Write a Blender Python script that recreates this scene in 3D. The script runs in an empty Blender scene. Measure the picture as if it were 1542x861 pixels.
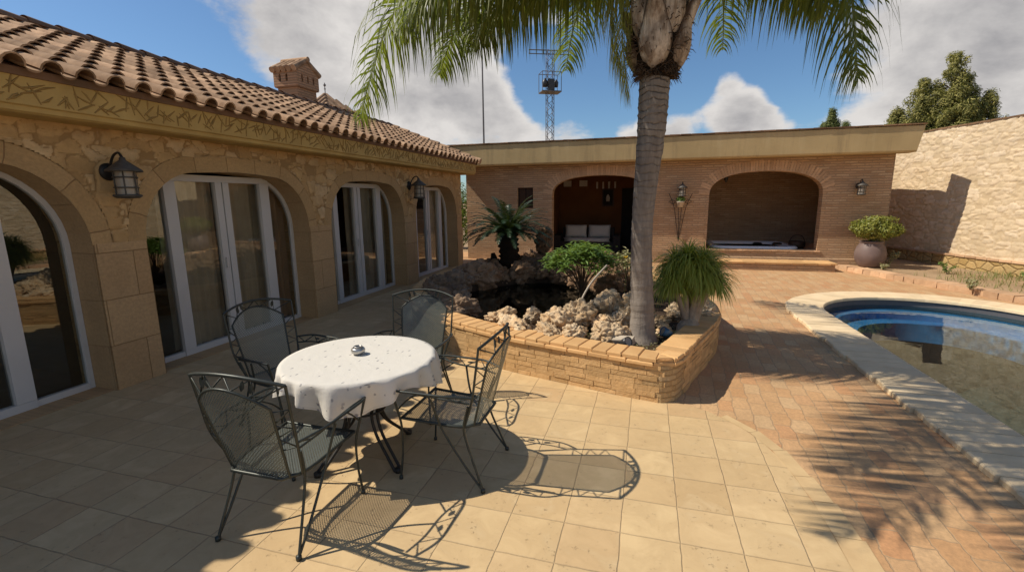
import bpy, bmesh, math, random
from mathutils import Vector, Matrix, noise
from mathutils.geometry import tessellate_polygon
R = random.Random(7)
PI = math.pi
SC = bpy.context.scene
C = SC.collection

# ------------------------------------------------------------------ helpers
class MB:
    def __init__(s): s.v = []; s.f = []; s.uv = []; s.sm = []
    def add(s, vs, fs, uvs=None, smooth=False):
        o = len(s.v); s.v += [tuple(v) for v in vs]
        for i, f in enumerate(fs):
            s.f.append([o + k for k in f]); s.sm.append(smooth)
            s.uv.append(uvs[i] if uvs else [(0, 0)] * len(f))
    def box(s, a, b, M=None, jit=0):
        x0, y0, z0 = a; x1, y1, z1 = b
        vs = [(x0,y0,z0),(x1,y0,z0),(x1,y1,z0),(x0,y1,z0),(x0,y0,z1),(x1,y0,z1),(x1,y1,z1),(x0,y1,z1)]
        vs = [Vector(v) + Vector((R.uniform(-jit,jit),R.uniform(-jit,jit),R.uniform(-jit,jit))) for v in vs]
        if M: vs = [M @ v for v in vs]
        s.add(vs, [(0,3,2,1),(4,5,6,7),(0,1,5,4),(1,2,6,5),(2,3,7,6),(3,0,4,7)])
    def quad(s, p, uv=None): s.add(p, [tuple(range(len(p)))], [uv] if uv else None)
    def tube(s, pts, r, n=6, caps=True, smooth=True):
        pts = [Vector(p) for p in pts]; m = len(pts)
        rr = r if isinstance(r, (list, tuple)) else [r] * m
        up = None; rings = []
        for i, p in enumerate(pts):
            t = (pts[min(i+1, m-1)] - pts[max(i-1, 0)])
            if t.length < 1e-9: t = Vector((0,0,1))
            t.normalize()
            if up is None:
                up = Vector((0,0,1)) if abs(t.z) < .9 else Vector((1,0,0))
            a = t.cross(up)
            if a.length < 1e-5: a = t.cross(Vector((0.3,1,0.2)))
            a.normalize(); b = a.cross(t).normalized(); up = b
            rings.append([p + (a*math.cos(2*PI*k/n) + b*math.sin(2*PI*k/n))*rr[i] for k in range(n)])
        vs = [q for rg in rings for q in rg]; fs = []; uv = []
        for i in range(m-1):
            for k in range(n):
                fs.append((i*n+k, i*n+(k+1)%n, (i+1)*n+(k+1)%n, (i+1)*n+k)); uv.append([(k/n,i/m),((k+1)/n,i/m),((k+1)/n,(i+1)/m),(k/n,(i+1)/m)])
        s.add(vs, fs, uv, smooth)
        if caps:
            s.add(rings[0][::-1], [tuple(range(n))]); s.add(rings[-1], [tuple(range(n))])
    def lathe(s, prof, n=24, M=None, smooth=True):
        vs = []; fs = []
        for r, z in prof:
            for k in range(n):
                v = Vector((r*math.cos(2*PI*k/n), r*math.sin(2*PI*k/n), z)); vs.append(M @ v if M else v)
        for i in range(len(prof)-1):
            for k in range(n): fs.append((i*n+k, i*n+(k+1)%n, (i+1)*n+(k+1)%n, (i+1)*n+k))
        s.add(vs, fs, None, smooth)
    def build(s, name, mat, parent=None):
        me = bpy.data.meshes.new(name); me.from_pydata(s.v, [], s.f)
        me.polygons.foreach_set('use_smooth', s.sm)
        ul = me.uv_layers.new(name='UVMap'); fl = []
        for u in s.uv:
            for p in u: fl += [p[0], p[1]]
        ul.data.foreach_set('uv', fl)
        me.materials.append(mat); me.update()
        o = bpy.data.objects.new(name, me); C.objects.link(o)
        if parent is not None: o.parent = parent
        return o
def tag(o, label=None, cat=None, group=None, kind=None):
    if label: o['label'] = label
    if cat: o['category'] = cat
    if group: o['group'] = group
    if kind: o['kind'] = kind
    return o
def empty(name, loc=(0,0,0), rz=0, label=None, cat=None, group=None):
    o = bpy.data.objects.new(name, None); C.objects.link(o); o.location = loc; o.rotation_euler = (0,0,rz)
    o.empty_display_size = .1
    return tag(o, label, cat, group)
def copy_tree(o, parent=None, top=True):
    c = o.copy(); C.objects.link(c)
    if not top: c.parent = parent
    for ch in [x for x in bpy.data.objects if x.parent == o]: copy_tree(ch, c, False)
    return c
def smoothpts(P, k=6):
    P = [Vector(p) for p in P]; out = []
    for i in range(len(P)-1):
        p0 = P[max(i-1,0)]; p1 = P[i]; p2 = P[i+1]; p3 = P[min(i+2,len(P)-1)]
        for j in range(k):
            t = j/k
            out.append(.5*((2*p1)+(p2-p0)*t+(2*p0-5*p1+4*p2-p3)*t*t+(3*p1-p0-3*p2+p3)*t**3))
    return out + [P[-1]]
def poly_fill(outer, holes=()):
    loops = [[Vector((x,y,0)) for x,y in outer]] + [[Vector((x,y,0)) for x,y in h] for h in holes]
    tris = tessellate_polygon(loops); flat = [v for l in loops for v in l]
    out = []
    for t in tris:
        a,b,c = (flat[i] for i in t)
        if (b-a).cross(c-a).z < 0: t = (t[0],t[2],t[1])
        out.append(tuple(t))
    return flat, out
def sheet(name, outer, z, mat, holes=(), kind='structure', grid=None):
    fl, tr = poly_fill(outer, holes); m = MB(); m.add([(v.x,v.y,z) for v in fl], tr)
    return tag(m.build(name, mat), kind=kind)
def slab_map(m, outer, holes, fn, d0, d1):
    """extrude a 2D polygon (a,b) between depth d0 (front) and d1; fn(a,b,d)->xyz"""
    fl, tr = poly_fill(outer, holes); n = len(fl)
    vs = [fn(v.x,v.y,d0) for v in fl] + [fn(v.x,v.y,d1) for v in fl]
    fs = [t for t in tr] + [tuple(n+k for k in t[::-1]) for t in tr]
    m.add(vs, fs); o = 0
    for l in [outer] + list(holes):
        k = len(l)
        for i in range(k):
            a, b = l[i], l[(i+1)%k]
            m.add([fn(a[0],a[1],d0), fn(b[0],b[1],d0), fn(b[0],b[1],d1), fn(a[0],a[1],d1)], [(0,1,2,3)])

# ------------------------------------------------------------------ materials
class N:
    def __init__(s, name):
        s.m = bpy.data.materials.new(name); s.m.use_nodes = True; s.t = s.m.node_tree; s.t.nodes.clear()
        s.out = s.t.nodes.new('ShaderNodeOutputMaterial')
    def n(s, typ, ins=None, **kw):
        nd = s.t.nodes.new('ShaderNode'+typ)
        for k, v in kw.items(): setattr(nd, k, v)
        for k, v in (ins or {}).items(): s.set(nd, k, v)
        return nd
    def set(s, nd, k, v):
        sock = nd.inputs[k]
        if isinstance(v, bpy.types.NodeSocket): s.t.links.new(v, sock)
        elif isinstance(v, bpy.types.Node): s.t.links.new(v.outputs[0], sock)
        else:
            if sock.type == 'RGBA' and len(v) == 3: v = (*v, 1)
            sock.default_value = v
    def math(s, op, a, b=0, c=0, clamp=False):
        nd = s.n('Math', {0:a, 1:b, 2:c}, operation=op); nd.use_clamp = clamp; return nd.outputs[0]
    def mix(s, f, a, b, mode='MIX'):
        nd = s.n('Mix', data_type='RGBA', blend_type=mode); s.set(nd, 0, f); s.set(nd, 6, a); s.set(nd, 7, b); return nd.outputs[2]
    def mixf(s, f, a, b):
        nd = s.n('Mix', data_type='FLOAT'); s.set(nd, 0, f); s.set(nd, 2, a); s.set(nd, 3, b); return nd.outputs[0]
    def ramp(s, x, a, b, lo=0., hi=1.):
        nd = s.n('MapRange', {0:x, 1:a, 2:b, 3:lo, 4:hi}); return nd.outputs[0]
    def pos(s, scale=(1,1,1), rot=(0,0,0), loc=(0,0,0), src='pos'):
        if src == 'pos': v = s.n('NewGeometry').outputs['Position']
        elif src == 'uv': v = s.n('TexCoord').outputs['UV']
        else: v = s.n('TexCoord').outputs['Object']
        return s.n('Mapping', {'Vector':v, 'Scale':scale, 'Rotation':rot, 'Location':loc}).outputs[0]
    def swiz(s, v, order):
        sp = s.n('SeparateXYZ', {0:v}); return s.n('CombineXYZ', {i: sp.outputs['XYZ'.index(c)] for i, c in enumerate(order) if c in 'XYZ'}).outputs[0]
    def noise(s, v, scale, detail=4, rough=.55, out=0, dist=0):
        return s.n('TexNoise', {'Vector':v, 'Scale':scale, 'Detail':detail, 'Roughness':rough, 'Distortion':dist}).outputs[out]
    def bump(s, h, strength=.5, dist=.01, normal=None):
        d = {'Height':h, 'Strength':strength, 'Distance':dist}
        if normal is not None: d['Normal'] = normal
        return s.n('Bump', d).outputs[0]
    def rnd(s): return s.n('NewGeometry').outputs['Random Per Island']
    def bsdf(s, col, rough=.8, spec=.3, metal=0, normal=None, **kw):
        d = {'Base Color':col, 'Roughness':rough, 'Specular IOR Level':spec, 'Metallic':metal}
        if normal is not None: d['Normal'] = normal
        d.update(kw); return s.n('BsdfPrincipled', d).outputs[0]
    def done(s, sh): s.t.links.new(sh, s.out.inputs[0]); return s.m

def simple(name, c1, c2=None, scale=6, rough=.8, spec=.3, metal=0, bs=.3, bscale=60, bdist=.004, island=0.):
    m = N(name); p = m.pos(); c2 = c2 or tuple(x*.75 for x in c1)
    f = m.ramp(m.noise(p, scale, 6), .3, .7); col = m.mix(f, c1, c2)
    if island:
        k = m.ramp(m.rnd(), 0, 1, 1-island, 1+island); cc = m.n('CombineXYZ', {0:k,1:k,2:k}).outputs[0]
        col = m.mix(1.0, col, cc, 'MULTIPLY')
    nm = m.bump(m.noise(p, bscale, 5, .7), bs, bdist) if bs else None
    return m.done(m.bsdf(col, rough, spec, metal, nm))

def brickmat(name, cols, mortar, w, h, ms=.006, plane='XZ', uv=False, off=.5, warp=.01, bs=.8, rough=.9, rot=0, loc=(0,0,0), squash=1, depth=.012, dirt=.3):
    """coursed bricks with irregular edges, tinted one by one"""
    m = N(name)
    base = m.pos(src='uv' if uv else 'pos')
    p = base
    if not uv and plane != 'XY': p = m.swiz(base, plane)
    p = m.n('Mapping', {'Vector':p, 'Rotation':(0,0,rot), 'Location':loc}).outputs[0]
    wn = m.noise(p, 7, 3, .6, 1); wn = m.n('VectorMath', {0:wn, 1:(.5,.5,.5)}, operation='SUBTRACT').outputs[0]
    wn = m.n('VectorMath', {0:wn, 3:warp*2}, operation='SCALE').outputs[0]
    pw = m.n('VectorMath', {0:p, 1:wn}, operation='ADD').outputs[0]
    b = m.n('TexBrick', {'Vector':pw, 'Scale':1, 'Mortar Size':ms, 'Mortar Smooth':.35, 'Brick Width':w, 'Row Height':h,
            'Color1':(0,0,0), 'Color2':(1,1,1), 'Mortar':(0,0,0), 'Bias':0}, offset=off, offset_frequency=2, squash=squash)
    rv = b.outputs['Color']; fac = b.outputs['Fac']
    cr = m.n('ValToRGB', {0:rv}); e = cr.color_ramp; k = len(cols)
    while len(e.elements) < k: e.elements.new(.5)
    for i, c in enumerate(cols): e.elements[i].position = i/(k-1); e.elements[i].color = (*c, 1)
    n1 = m.noise(p, 2.2, 5, .6); n2 = m.noise(p, 35, 5, .75)
    col = m.mix(m.ramp(n2, .35, .75, 0, .45), cr.outputs[0], (.12,.09,.06))
    col = m.mix(m.ramp(n1, .4, .75, 0, dirt), col, tuple(x*.45 for x in cols[0]))
    col = m.mix(fac, col, mortar)
    hgt = m.math('SUBTRACT', m.math('MULTIPLY', n2, .35), fac)
    return m.done(m.bsdf(col, rough, .2, 0, m.bump(hgt, bs, depth)))

def rubble(name, cols, mortar, sx, sz, plane='YZ', rough=.9, bs=.9, rnd=.85, edge=.05, warp=.12):
    m = N(name); p = m.swiz(m.pos(), plane); p = m.n('Mapping', {'Vector':p, 'Scale':(sx,sz,1)}).outputs[0]
    wn = m.noise(p, 1.3, 3, .6, 1); wn = m.n('VectorMath', {0:wn,1:(.5,.5,.5)}, operation='SUBTRACT').outputs[0]
    wn = m.n('VectorMath', {0:wn,3:warp*2.5}, operation='SCALE').outputs[0]
    pw = m.n('VectorMath', {0:p,1:wn}, operation='ADD').outputs[0]
    d = {'Vector':pw, 'Scale':1, 'Randomness':rnd}
    v = m.n('TexVoronoi', d, voronoi_dimensions='2D', feature='F1'); ed = m.n('TexVoronoi', d, voronoi_dimensions='2D', feature='DISTANCE_TO_EDGE')
    sp = m.n('SeparateColor', {0:v.outputs['Color']})
    cr = m.n('ValToRGB', {0:sp.outputs[0]}); e = cr.color_ramp; k = len(cols)
    while len(e.elements) < k: e.elements.new(.5)
    for i, c in enumerate(cols): e.elements[i].position = i/(k-1); e.elements[i].color = (*c, 1)
    q = m.swiz(m.pos(), plane)
    n2 = m.noise(q, 28, 6, .75); n3 = m.noise(q, 1.1, 4)
    col = m.mix(m.ramp(n2, .42, .72, 0, .5), cr.outputs[0], tuple(x*.35 for x in cols[0]))
    col = m.mix(m.ramp(n3, .4, .7, 0, .3), col, tuple(x*.55 for x in cols[-1]))
    mf = m.ramp(ed.outputs['Distance'], 0, edge, 1, 0)
    col = m.mix(mf, col, mortar)
    h = m.math('ADD', m.math('MULTIPLY', n2, .5), m.ramp(ed.outputs['Distance'], 0, edge*2.2, 0, 1))
    h = m.math('ADD', h, m.math('MULTIPLY', sp.outputs[1], .6))
    return m.done(m.bsdf(col, rough, .2, 0, m.bump(h, bs, .02)))

def leafmat(name, c1, c2, trans=.35, rough=.5):
    m = N(name); r = m.rnd(); p = m.pos()
    f = m.math('ADD', m.math('MULTIPLY', r, .6), m.math('MULTIPLY', m.noise(p, 3, 3), .5))
    col = m.mix(m.ramp(f, .2, .85), c1, c2)
    a = m.bsdf(col, rough, .4); b = m.n('BsdfTranslucent', {0:m.mix(.5, col, (.35,.45,.02))}).outputs[0]
    return m.done(m.n('MixShader', {0:trans, 1:a, 2:b}).outputs[0])

M = {}
M['stone_house'] = rubble('stone_house', [(.50,.315,.14),(.60,.395,.185),(.54,.35,.16),(.70,.50,.28),(.57,.375,.18)], (.47,.30,.135), 4.4, 7.4, edge=.045, rnd=.85, warp=.26)
_unused = brickmat('stone_garden', [(.60,.46,.29),(.72,.57,.39),(.65,.51,.34),(.76,.62,.44)], (.56,.43,.27), .36, .155, .014, plane='YZ', warp=.075, depth=.03, bs=.75, off=.43, dirt=.15)
M['stone_garden'] = rubble('stone_garden_rubble', [(.66,.51,.33),(.73,.58,.39),(.69,.54,.36),(.76,.61,.43)], (.61,.47,.30), 4.2, 9.8, edge=.05, bs=.6, rnd=.95, warp=.40)
M['stone_plinth'] = rubble('stone_plinth', [(.42,.28,.11),(.55,.38,.17),(.48,.34,.16)], (.30,.20,.09), 4.5, 6.5, edge=.07)
M['arch_stone'] = brickmat('arch_stone', [(.50,.32,.145),(.58,.375,.175),(.53,.345,.165)], (.28,.17,.08), .42, .6, .005, uv=True, off=0, warp=.008, depth=.005)
M['pillar_stone'] = brickmat('pillar_stone', [(.52,.33,.165),(.58,.38,.195),(.54,.35,.18),(.61,.40,.205)], (.27,.17,.08), .62, .45, .005, plane='YZ', off=.5, warp=.006, depth=.005)
M['reveal'] = brickmat('reveal', [(.46,.30,.155),(.50,.33,.17)], (.30,.19,.10), .62, .45, .004, plane='XZ', warp=.005, depth=.004, loc=(.31,0,0))
M['stucco'] = simple('stucco', (.56,.385,.145), (.44,.295,.11), 3, .92, .15, bs=.5, bscale=45, bdist=.006)
M['relief'] = simple('relief', (.38,.245,.09), (.30,.19,.07), 8, .95, .1, bs=0)
m = N('stucco_plain'); p = m.pos(); q = m.pos(scale=(5,5,.5)); n1 = m.noise(p, 1.3, 5); n2 = m.noise(q, 1, 5, .7); n3 = m.noise(p, 30, 5, .7)
col = m.mix(m.ramp(n1, .35, .7), (.52,.385,.195), (.43,.315,.155)); col = m.mix(m.ramp(n2, .52, .72, 0, .55), col, (.27,.20,.11)); col = m.mix(m.ramp(n2, .25, .42, .35, 0), col, (.62,.50,.30))
M['stucco_plain'] = m.done(m.bsdf(col, .93, .15, 0, m.bump(n3, .4, .006)))
M['brick'] = brickmat('brick', [(.50,.305,.17),(.63,.41,.245),(.56,.355,.205),(.69,.48,.30)], (.40,.27,.165), .30, .062, .011, plane='XZ', warp=.010, depth=.03, bs=1)
M['chimney_brick'] = brickmat('chimney_brick', [(.48,.255,.14),(.58,.33,.19),(.52,.29,.16),(.62,.38,.23)], (.36,.22,.13), .22, .055, .010, plane='YZ', warp=.008, depth=.02, bs=1)
M['brick_side'] = brickmat('brick_side', [(.46,.27,.16),(.58,.37,.23),(.52,.33,.20)], (.46,.33,.21), .30, .062, .009, plane='YZ', warp=.008, depth=.012)
M['brick_arch'] = simple('brick_arch', (.56,.365,.22), (.47,.30,.175), 9, .92, .15, bs=.6, bscale=50, island=.14)
M['brick_single'] = simple('brick_single', (.60,.385,.23), (.48,.30,.175), 9, .92, .15, bs=.6, bscale=50, island=.22)
M['brick_dark'] = simple('brick_dark', (.27,.16,.09), (.18,.11,.065), 9, .92, .15, bs=.6, bscale=50, island=.3)
M['planter_brick'] = brickmat('planter_brick', [(.47,.30,.14),(.60,.42,.22),(.53,.35,.17),(.64,.46,.26)], (.42,.27,.13), .27, .052, .006, uv=True, warp=.016, depth=.03, bs=1)
M['coping_brick'] = simple('coping_brick', (.66,.41,.19), (.58,.335,.145), 5, .88, .2, bs=.5, bscale=40, island=.13)
M['tile'] = None
M['pool_stone'] = simple('pool_stone', (.76,.60,.39), (.64,.49,.30), 4, .85, .25, bs=.5, bscale=35, bdist=.006, island=.08)
M['white_frame'] = simple('white_frame', (.60,.575,.55), (.55,.525,.50), 2, .35, .5, bs=0)
M['roof_tile'] = simple('roof_tile', (.52,.34,.21), (.27,.165,.10), 7, .92, .12, bs=.6, bscale=30, island=.28)
M['roof_dark'] = simple('roof_dark', (.24,.14,.09), (.16,.10,.065), 6, .9, .15, bs=.5, bscale=30, island=.25)
M['iron'] = simple('iron', (.030,.036,.032), (.05,.055,.048), 30, .42, .5, .35, bs=.15, bscale=200, bdist=.001)
M['iron_black'] = simple('iron_black', (.018,.017,.016), (.035,.03,.026), 20, .5, .4, .2, bs=.2, bscale=120, bdist=.001)
M['lamp_metal'] = simple('lamp_metal', (.10,.09,.075), (.06,.052,.045), 20, .6, .4, .2, bs=.2, bscale=120, bdist=.001)
M['lamp_glass'] = simple('lamp_glass', (.34,.29,.23), (.28,.24,.19), 8, .25, .5, bs=0)
M['plaster_dark'] = simple('plaster_dark', (.22,.13,.075), (.18,.10,.06), 2, .9, .15, bs=.2)
M['plaster_orange'] = simple('plaster_orange', (.15,.062,.022), (.11,.045,.016), 2, .9, .15, bs=.2)
M['plaster_tan'] = simple('plaster_tan', (.74,.49,.27), (.62,.41,.22), 1.2, .9, .15, bs=.25)
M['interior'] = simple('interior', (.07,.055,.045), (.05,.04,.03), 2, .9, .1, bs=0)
M['dark'] = simple('dark', (.015,.012,.01), (.02,.016,.013), 4, .8, .2, bs=0)
M['wood_dark'] = simple('wood_dark', (.07,.032,.016), (.04,.02,.01), 12, .6, .3, bs=.2)
M['curtain'] = simple('curtain', (.62,.52,.40), (.50,.42,.32), 3, .95, .1, bs=.3, bscale=300, bdist=.001)
M['curtain_dark'] = simple('curtain_dark', (.40,.26,.18), (.30,.20,.14), 3, .95, .1, bs=.3, bscale=300, bdist=.001)
M['fabric_white'] = simple('fabric_white', (.50,.46,.40), (.44,.40,.35), 5, .95, .1, bs=.3, bscale=200, bdist=.001)
M['fabric_dark'] = simple('fabric_dark', (.03,.025,.022), (.045,.035,.03), 5, .9, .1, bs=.2, bscale=200)
M['acrylic'] = simple('acrylic', (.74,.74,.76), (.70,.70,.72), 2, .2, .5, bs=0)
M['soil'] = simple('soil', (.09,.06,.04), (.045,.03,.022), 14, .98, .1, bs=1, bscale=25, bdist=.03)
M['dirt'] = simple('dirt', (.40,.28,.17), (.28,.19,.11), 1.4, .98, .1, bs=.8, bscale=18, bdist=.02)
M['clay'] = simple('clay', (.19,.135,.12), (.145,.10,.09), 5, .55, .35, bs=.25, bscale=20, bdist=.004)
M['steel'] = simple('steel', (.55,.53,.50), (.45,.43,.40), 9, .3, .5, .8, bs=.1)
M['plastic_black'] = simple('plastic_black', (.02,.02,.022), (.03,.03,.032), 9, .4, .5, bs=0)
M['plastic_grey'] = simple('plastic_grey', (.50,.43,.34), (.36,.30,.23), 9, .5, .4, bs=.1)
M['plastic_blue'] = simple('plastic_blue', (.03,.10,.18), (.02,.07,.14), 9, .4, .5, bs=0)
M['galv'] = simple('galv', (.17,.155,.15), (.11,.10,.10), 3, .6, .4, .4, bs=0)
M['bark'] = simple('bark', (.16,.11,.075), (.09,.06,.04), 12, .95, .1, bs=.8, bscale=25, bdist=.02)
M['bark_pale'] = simple('bark_pale', (.42,.34,.26), (.26,.20,.15), 12, .92, .15, bs=.7, bscale=35, bdist=.012)
M['frond'] = leafmat('frond', (.07,.105,.028), (.21,.23,.05), .36)
M['frond_dry'] = leafmat('frond_dry', (.38,.33,.08), (.30,.32,.06), .4)
M['rachis'] = simple('rachis', (.22,.26,.09), (.16,.19,.06), 6, .6, .3, bs=.1)
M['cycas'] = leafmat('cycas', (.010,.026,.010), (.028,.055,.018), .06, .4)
M['cycas_trunk'] = simple('cycas_trunk', (.035,.025,.018), (.02,.014,.01), 20, .95, .1, bs=1, bscale=25, bdist=.03)
M['shrub'] = leafmat('shrub', (.075,.15,.03), (.20,.30,.07), .3)
M['shrub_dry'] = leafmat('shrub_dry', (.28,.27,.13), (.42,.38,.22), .25, .8)
M['pony'] = leafmat('pony', (.18,.24,.035), (.40,.43,.09), .35)
M['pot_bush'] = leafmat('pot_bush', (.11,.14,.02), (.28,.27,.05), .2)
M['tree1'] = leafmat('tree1', (.10,.11,.028), (.38,.33,.10), .2, .7)
M['tree2'] = leafmat('tree2', (.07,.10,.03), (.24,.25,.08), .2, .7)
M['grass'] = leafmat('grass', (.14,.18,.05), (.34,.30,.13), .3, .8)
M['yellow'] = simple('yellow', (.75,.5,.03), (.7,.42,.02), 5, .7, .2, bs=0)

# travertine floor squares, each its own tone
def tile_material():
    m = N('travertine_tiles'); p = m.pos(); s = .30978
    q = m.n('Mapping', {'Vector':p, 'Location':(.0716/s, -3.885/s, 0), 'Scale':(1/s,1/s,1)}).outputs[0]
    wn = m.noise(p, 9, 2, .5, 1); wn = m.n('VectorMath', {0:wn,1:(.5,.5,.5)}, operation='SUBTRACT').outputs[0]
    q = m.n('VectorMath', {0:q, 1:m.n('VectorMath', {0:wn,3:.035}, operation='SCALE').outputs[0]}, operation='ADD').outputs[0]
    fr = m.n('VectorMath', {0:q}, operation='FRACTION').outputs[0]; fl = m.n('VectorMath', {0:q}, operation='FLOOR').outputs[0]
    wv = m.n('TexWhiteNoise', {'Vector':fl}, noise_dimensions='2D')
    sp = m.n('SeparateXYZ', {0:fr}); e = []
    for k in (0,1):
        a = m.math('ABSOLUTE', m.math('SUBTRACT', sp.outputs[k], .5)); e.append(a)
    edge = m.math('MAXIMUM', e[0], e[1])
    mort = m.ramp(m.math('ADD', edge, m.math('MULTIPLY', m.math('SUBTRACT', m.noise(p, 40, 4, .7), .5), .016)), .4835, .495, 0, 1)
    cr = m.n('ValToRGB', {0:wv.outputs[0]}); el = cr.color_ramp
    cs = [(.55,.385,.20),(.65,.48,.265),(.60,.425,.225),(.69,.515,.285),(.57,.385,.205)]
    while len(el.elements) < 5: el.elements.new(.5)
    for i,c in enumerate(cs): el.elements[i].position = i/4; el.elements[i].color = (*c,1)
    off = m.n('VectorMath', {0:wv.outputs['Color'], 3:20.}, operation='SCALE').outputs[0]
    po = m.n('VectorMath', {0:p, 1:off}, operation='ADD').outputs[0]
    n1 = m.noise(po, 4.5, 6, .62, dist=.6); n2 = m.noise(po, 34, 5, .7); n3 = m.noise(p, .9, 4)
    col = m.mix(m.ramp(n1, .35, .7, 0, .75), cr.outputs[0], (.45,.305,.155))
    col = m.mix(m.ramp(n1, .55, .8, 0, .6), col, (.74,.58,.35))
    col = m.mix(m.ramp(n3, .42, .7, 0, .3), col, (.40,.28,.15))
    pit = m.math('MULTIPLY', m.ramp(n2, .60, .68), m.ramp(n1, .42, .62))
    col = m.mix(m.math('MULTIPLY', pit, .6), col, (.20,.13,.07))
    col = m.mix(m.math('MULTIPLY', mort, m.ramp(n3, .35, .65, .40, .75)), col, (.30,.21,.12))
    h = m.math('SUBTRACT', m.math('MULTIPLY', n2, .12), m.math('ADD', mort, m.math('MULTIPLY', pit, .6)))
    return m.done(m.bsdf(col, m.ramp(n1, .3, .7, .55, .8), .3, 0, m.bump(h, .6, .006)))
M['tile'] = tile_material()
M['terracotta'] = brickmat('terracotta', [(.62,.37,.185),(.56,.315,.15),(.62,.40,.21),(.57,.295,.14),(.63,.42,.23),(.59,.345,.17)], (.39,.26,.15), .235, .135, .005, plane='XY', off=.43, warp=.035, depth=.006, bs=.6, rot=-PI/2+.06, dirt=.35)
M['border_tile'] = simple('border_tile', (.60,.43,.23), (.50,.345,.18), 5, .8, .25, bs=.4, bscale=40, island=.1)
M['mosaic'] = brickmat('mosaic', [(.05,.10,.17),(.07,.14,.24),(.04,.08,.13)], (.10,.13,.16), .03, .03, .002, plane='XY', off=0, warp=0, bs=.2, rough=.3, dirt=.1)
M['pool_blue'] = simple('pool_blue', (.12,.34,.70), (.08,.24,.50), 4, .3, .4, bs=0)
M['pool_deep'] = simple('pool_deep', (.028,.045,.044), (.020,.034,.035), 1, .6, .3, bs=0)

def trunk_mat():
    m = N('palm_trunk'); p = m.pos(); sp = m.n('SeparateXYZ', {0:p})
    w = m.noise(p, 5, 4); z = m.math('ADD', sp.outputs[2], m.math('MULTIPLY', w, .16))
    r1 = m.math('ABSOLUTE', m.math('SUBTRACT', m.math('FRACT', m.math('MULTIPLY', z, 15)), .5))
    ring = m.math('MULTIPLY', m.ramp(r1, .36, .5, 0, 1), m.ramp(m.noise(p, 9, 3), .35, .6, .25, 1)); top = m.ramp(sp.outputs[2], 1.3, 2.7, .12, 1)
    ring = m.math('MULTIPLY', ring, top)
    ps = m.n('Mapping', {'Vector':p, 'Scale':(26,26,5)}).outputs[0]; n2 = m.noise(ps, 1, 6, .7)
    n4 = m.noise(p, 3, 4)
    col = m.mix(m.ramp(n2, .3, .7), (.31,.265,.225), (.185,.155,.13))
    col = m.mix(m.ramp(n4, .5, .7, 0, .5), col, (.15,.11,.085))
    col = m.mix(m.math('MULTIPLY', ring, .75), col, (.075,.055,.04))
    h = m.math('SUBTRACT', m.math('MULTIPLY', n2, .5), ring)
    return m.done(m.bsdf(col, .9, .15, 0, m.bump(h, .9, .015)))
M['palm_trunk'] = trunk_mat()
def husk_mat():
    m = N('palm_husk'); p = m.pos(scale=(22,22,4)); n2 = m.noise(p, 1, 6, .7); n5 = m.noise(m.pos(), 6, 4); uvs = m.n('SeparateXYZ', {0:m.n('TexCoord').outputs['UV']}); eu = m.math('ABSOLUTE', m.math('SUBTRACT', uvs.outputs[0], .5))
    col = m.mix(m.ramp(n2, .36, .66), (.68,.57,.46), (.24,.165,.11)); col = m.mix(m.ramp(n5, .48, .62, 0, .75), col, (.13,.085,.055)); col = m.mix(m.ramp(m.math('ADD', eu, m.math('MULTIPLY', n2, .12)), .42, .53, 0, .9), col, (.07,.04,.025)); col = m.mix(m.ramp(m.math('ADD', uvs.outputs[1], m.math('MULTIPLY', n2, .3)), .24, .10, 0, .8), col, (.09,.055,.035))  # rims and feet darkened in colour as shaded gaps between leaf bases
    return m.done(m.bsdf(col, .9, .15, 0, m.bump(n2, .9, .02)))
M['husk'] = husk_mat()
def rock_mat(name, cA, cB, cC):
    m = N(name); p = m.pos(); n1 = m.noise(p, 7, 6, .65); n2 = m.noise(p, 28, 6, .75)
    v = m.n('TexVoronoi', {'Vector':p, 'Scale':24, 'Randomness':1}).outputs['Distance']
    hole = m.ramp(v, .12, .36, 1, 0); hole = m.math('MULTIPLY', hole, m.ramp(n1, .42, .6))
    col = m.mix(m.ramp(n1, .35, .65), cA, cB); col = m.mix(m.ramp(n2, .45, .7, 0, .6), col, cC)
    k = m.ramp(m.n('ObjectInfo').outputs['Random'], 0, 1, .72, 1.2)
    col = m.mix(1.0, col, m.n('CombineXYZ', {0:k,1:k,2:k}).outputs[0], 'MULTIPLY')
    col = m.mix(m.math('MULTIPLY', hole, .8), col, (.06,.04,.03))
    h = m.math('SUBTRACT', m.math('ADD', n1, m.math('MULTIPLY', n2, .4)), m.math('MULTIPLY', hole, .7))
    return m.done(m.bsdf(col, .95, .1, 0, m.bump(h, 1, .03)))
M['rock'] = rock_mat('rock', (.62,.41,.22), (.78,.63,.44), (.25,.14,.075))
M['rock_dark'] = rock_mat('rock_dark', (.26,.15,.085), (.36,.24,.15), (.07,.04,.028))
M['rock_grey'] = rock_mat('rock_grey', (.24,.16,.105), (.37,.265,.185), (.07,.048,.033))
def glass_mat():
    m = N('window_glass'); fr = m.n('Fresnel', {'IOR':1.5}).outputs[0]
    f = m.math('ADD', m.math('MULTIPLY', fr, 2.6), .02, clamp=True)
    f = m.math('MINIMUM', f, .75)
    nm = m.bump(m.noise(m.pos(), 1.1, 1, .4), .12, .02)
    return m.done(m.n('MixShader', {0:f, 1:m.n('BsdfTransparent', {0:(.80,.82,.78)}).outputs[0], 2:m.n('BsdfGlossy', {0:(.92,.93,.9),1:.0,'Normal':nm}).outputs[0]}).outputs[0])
M['glass'] = glass_mat()
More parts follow.
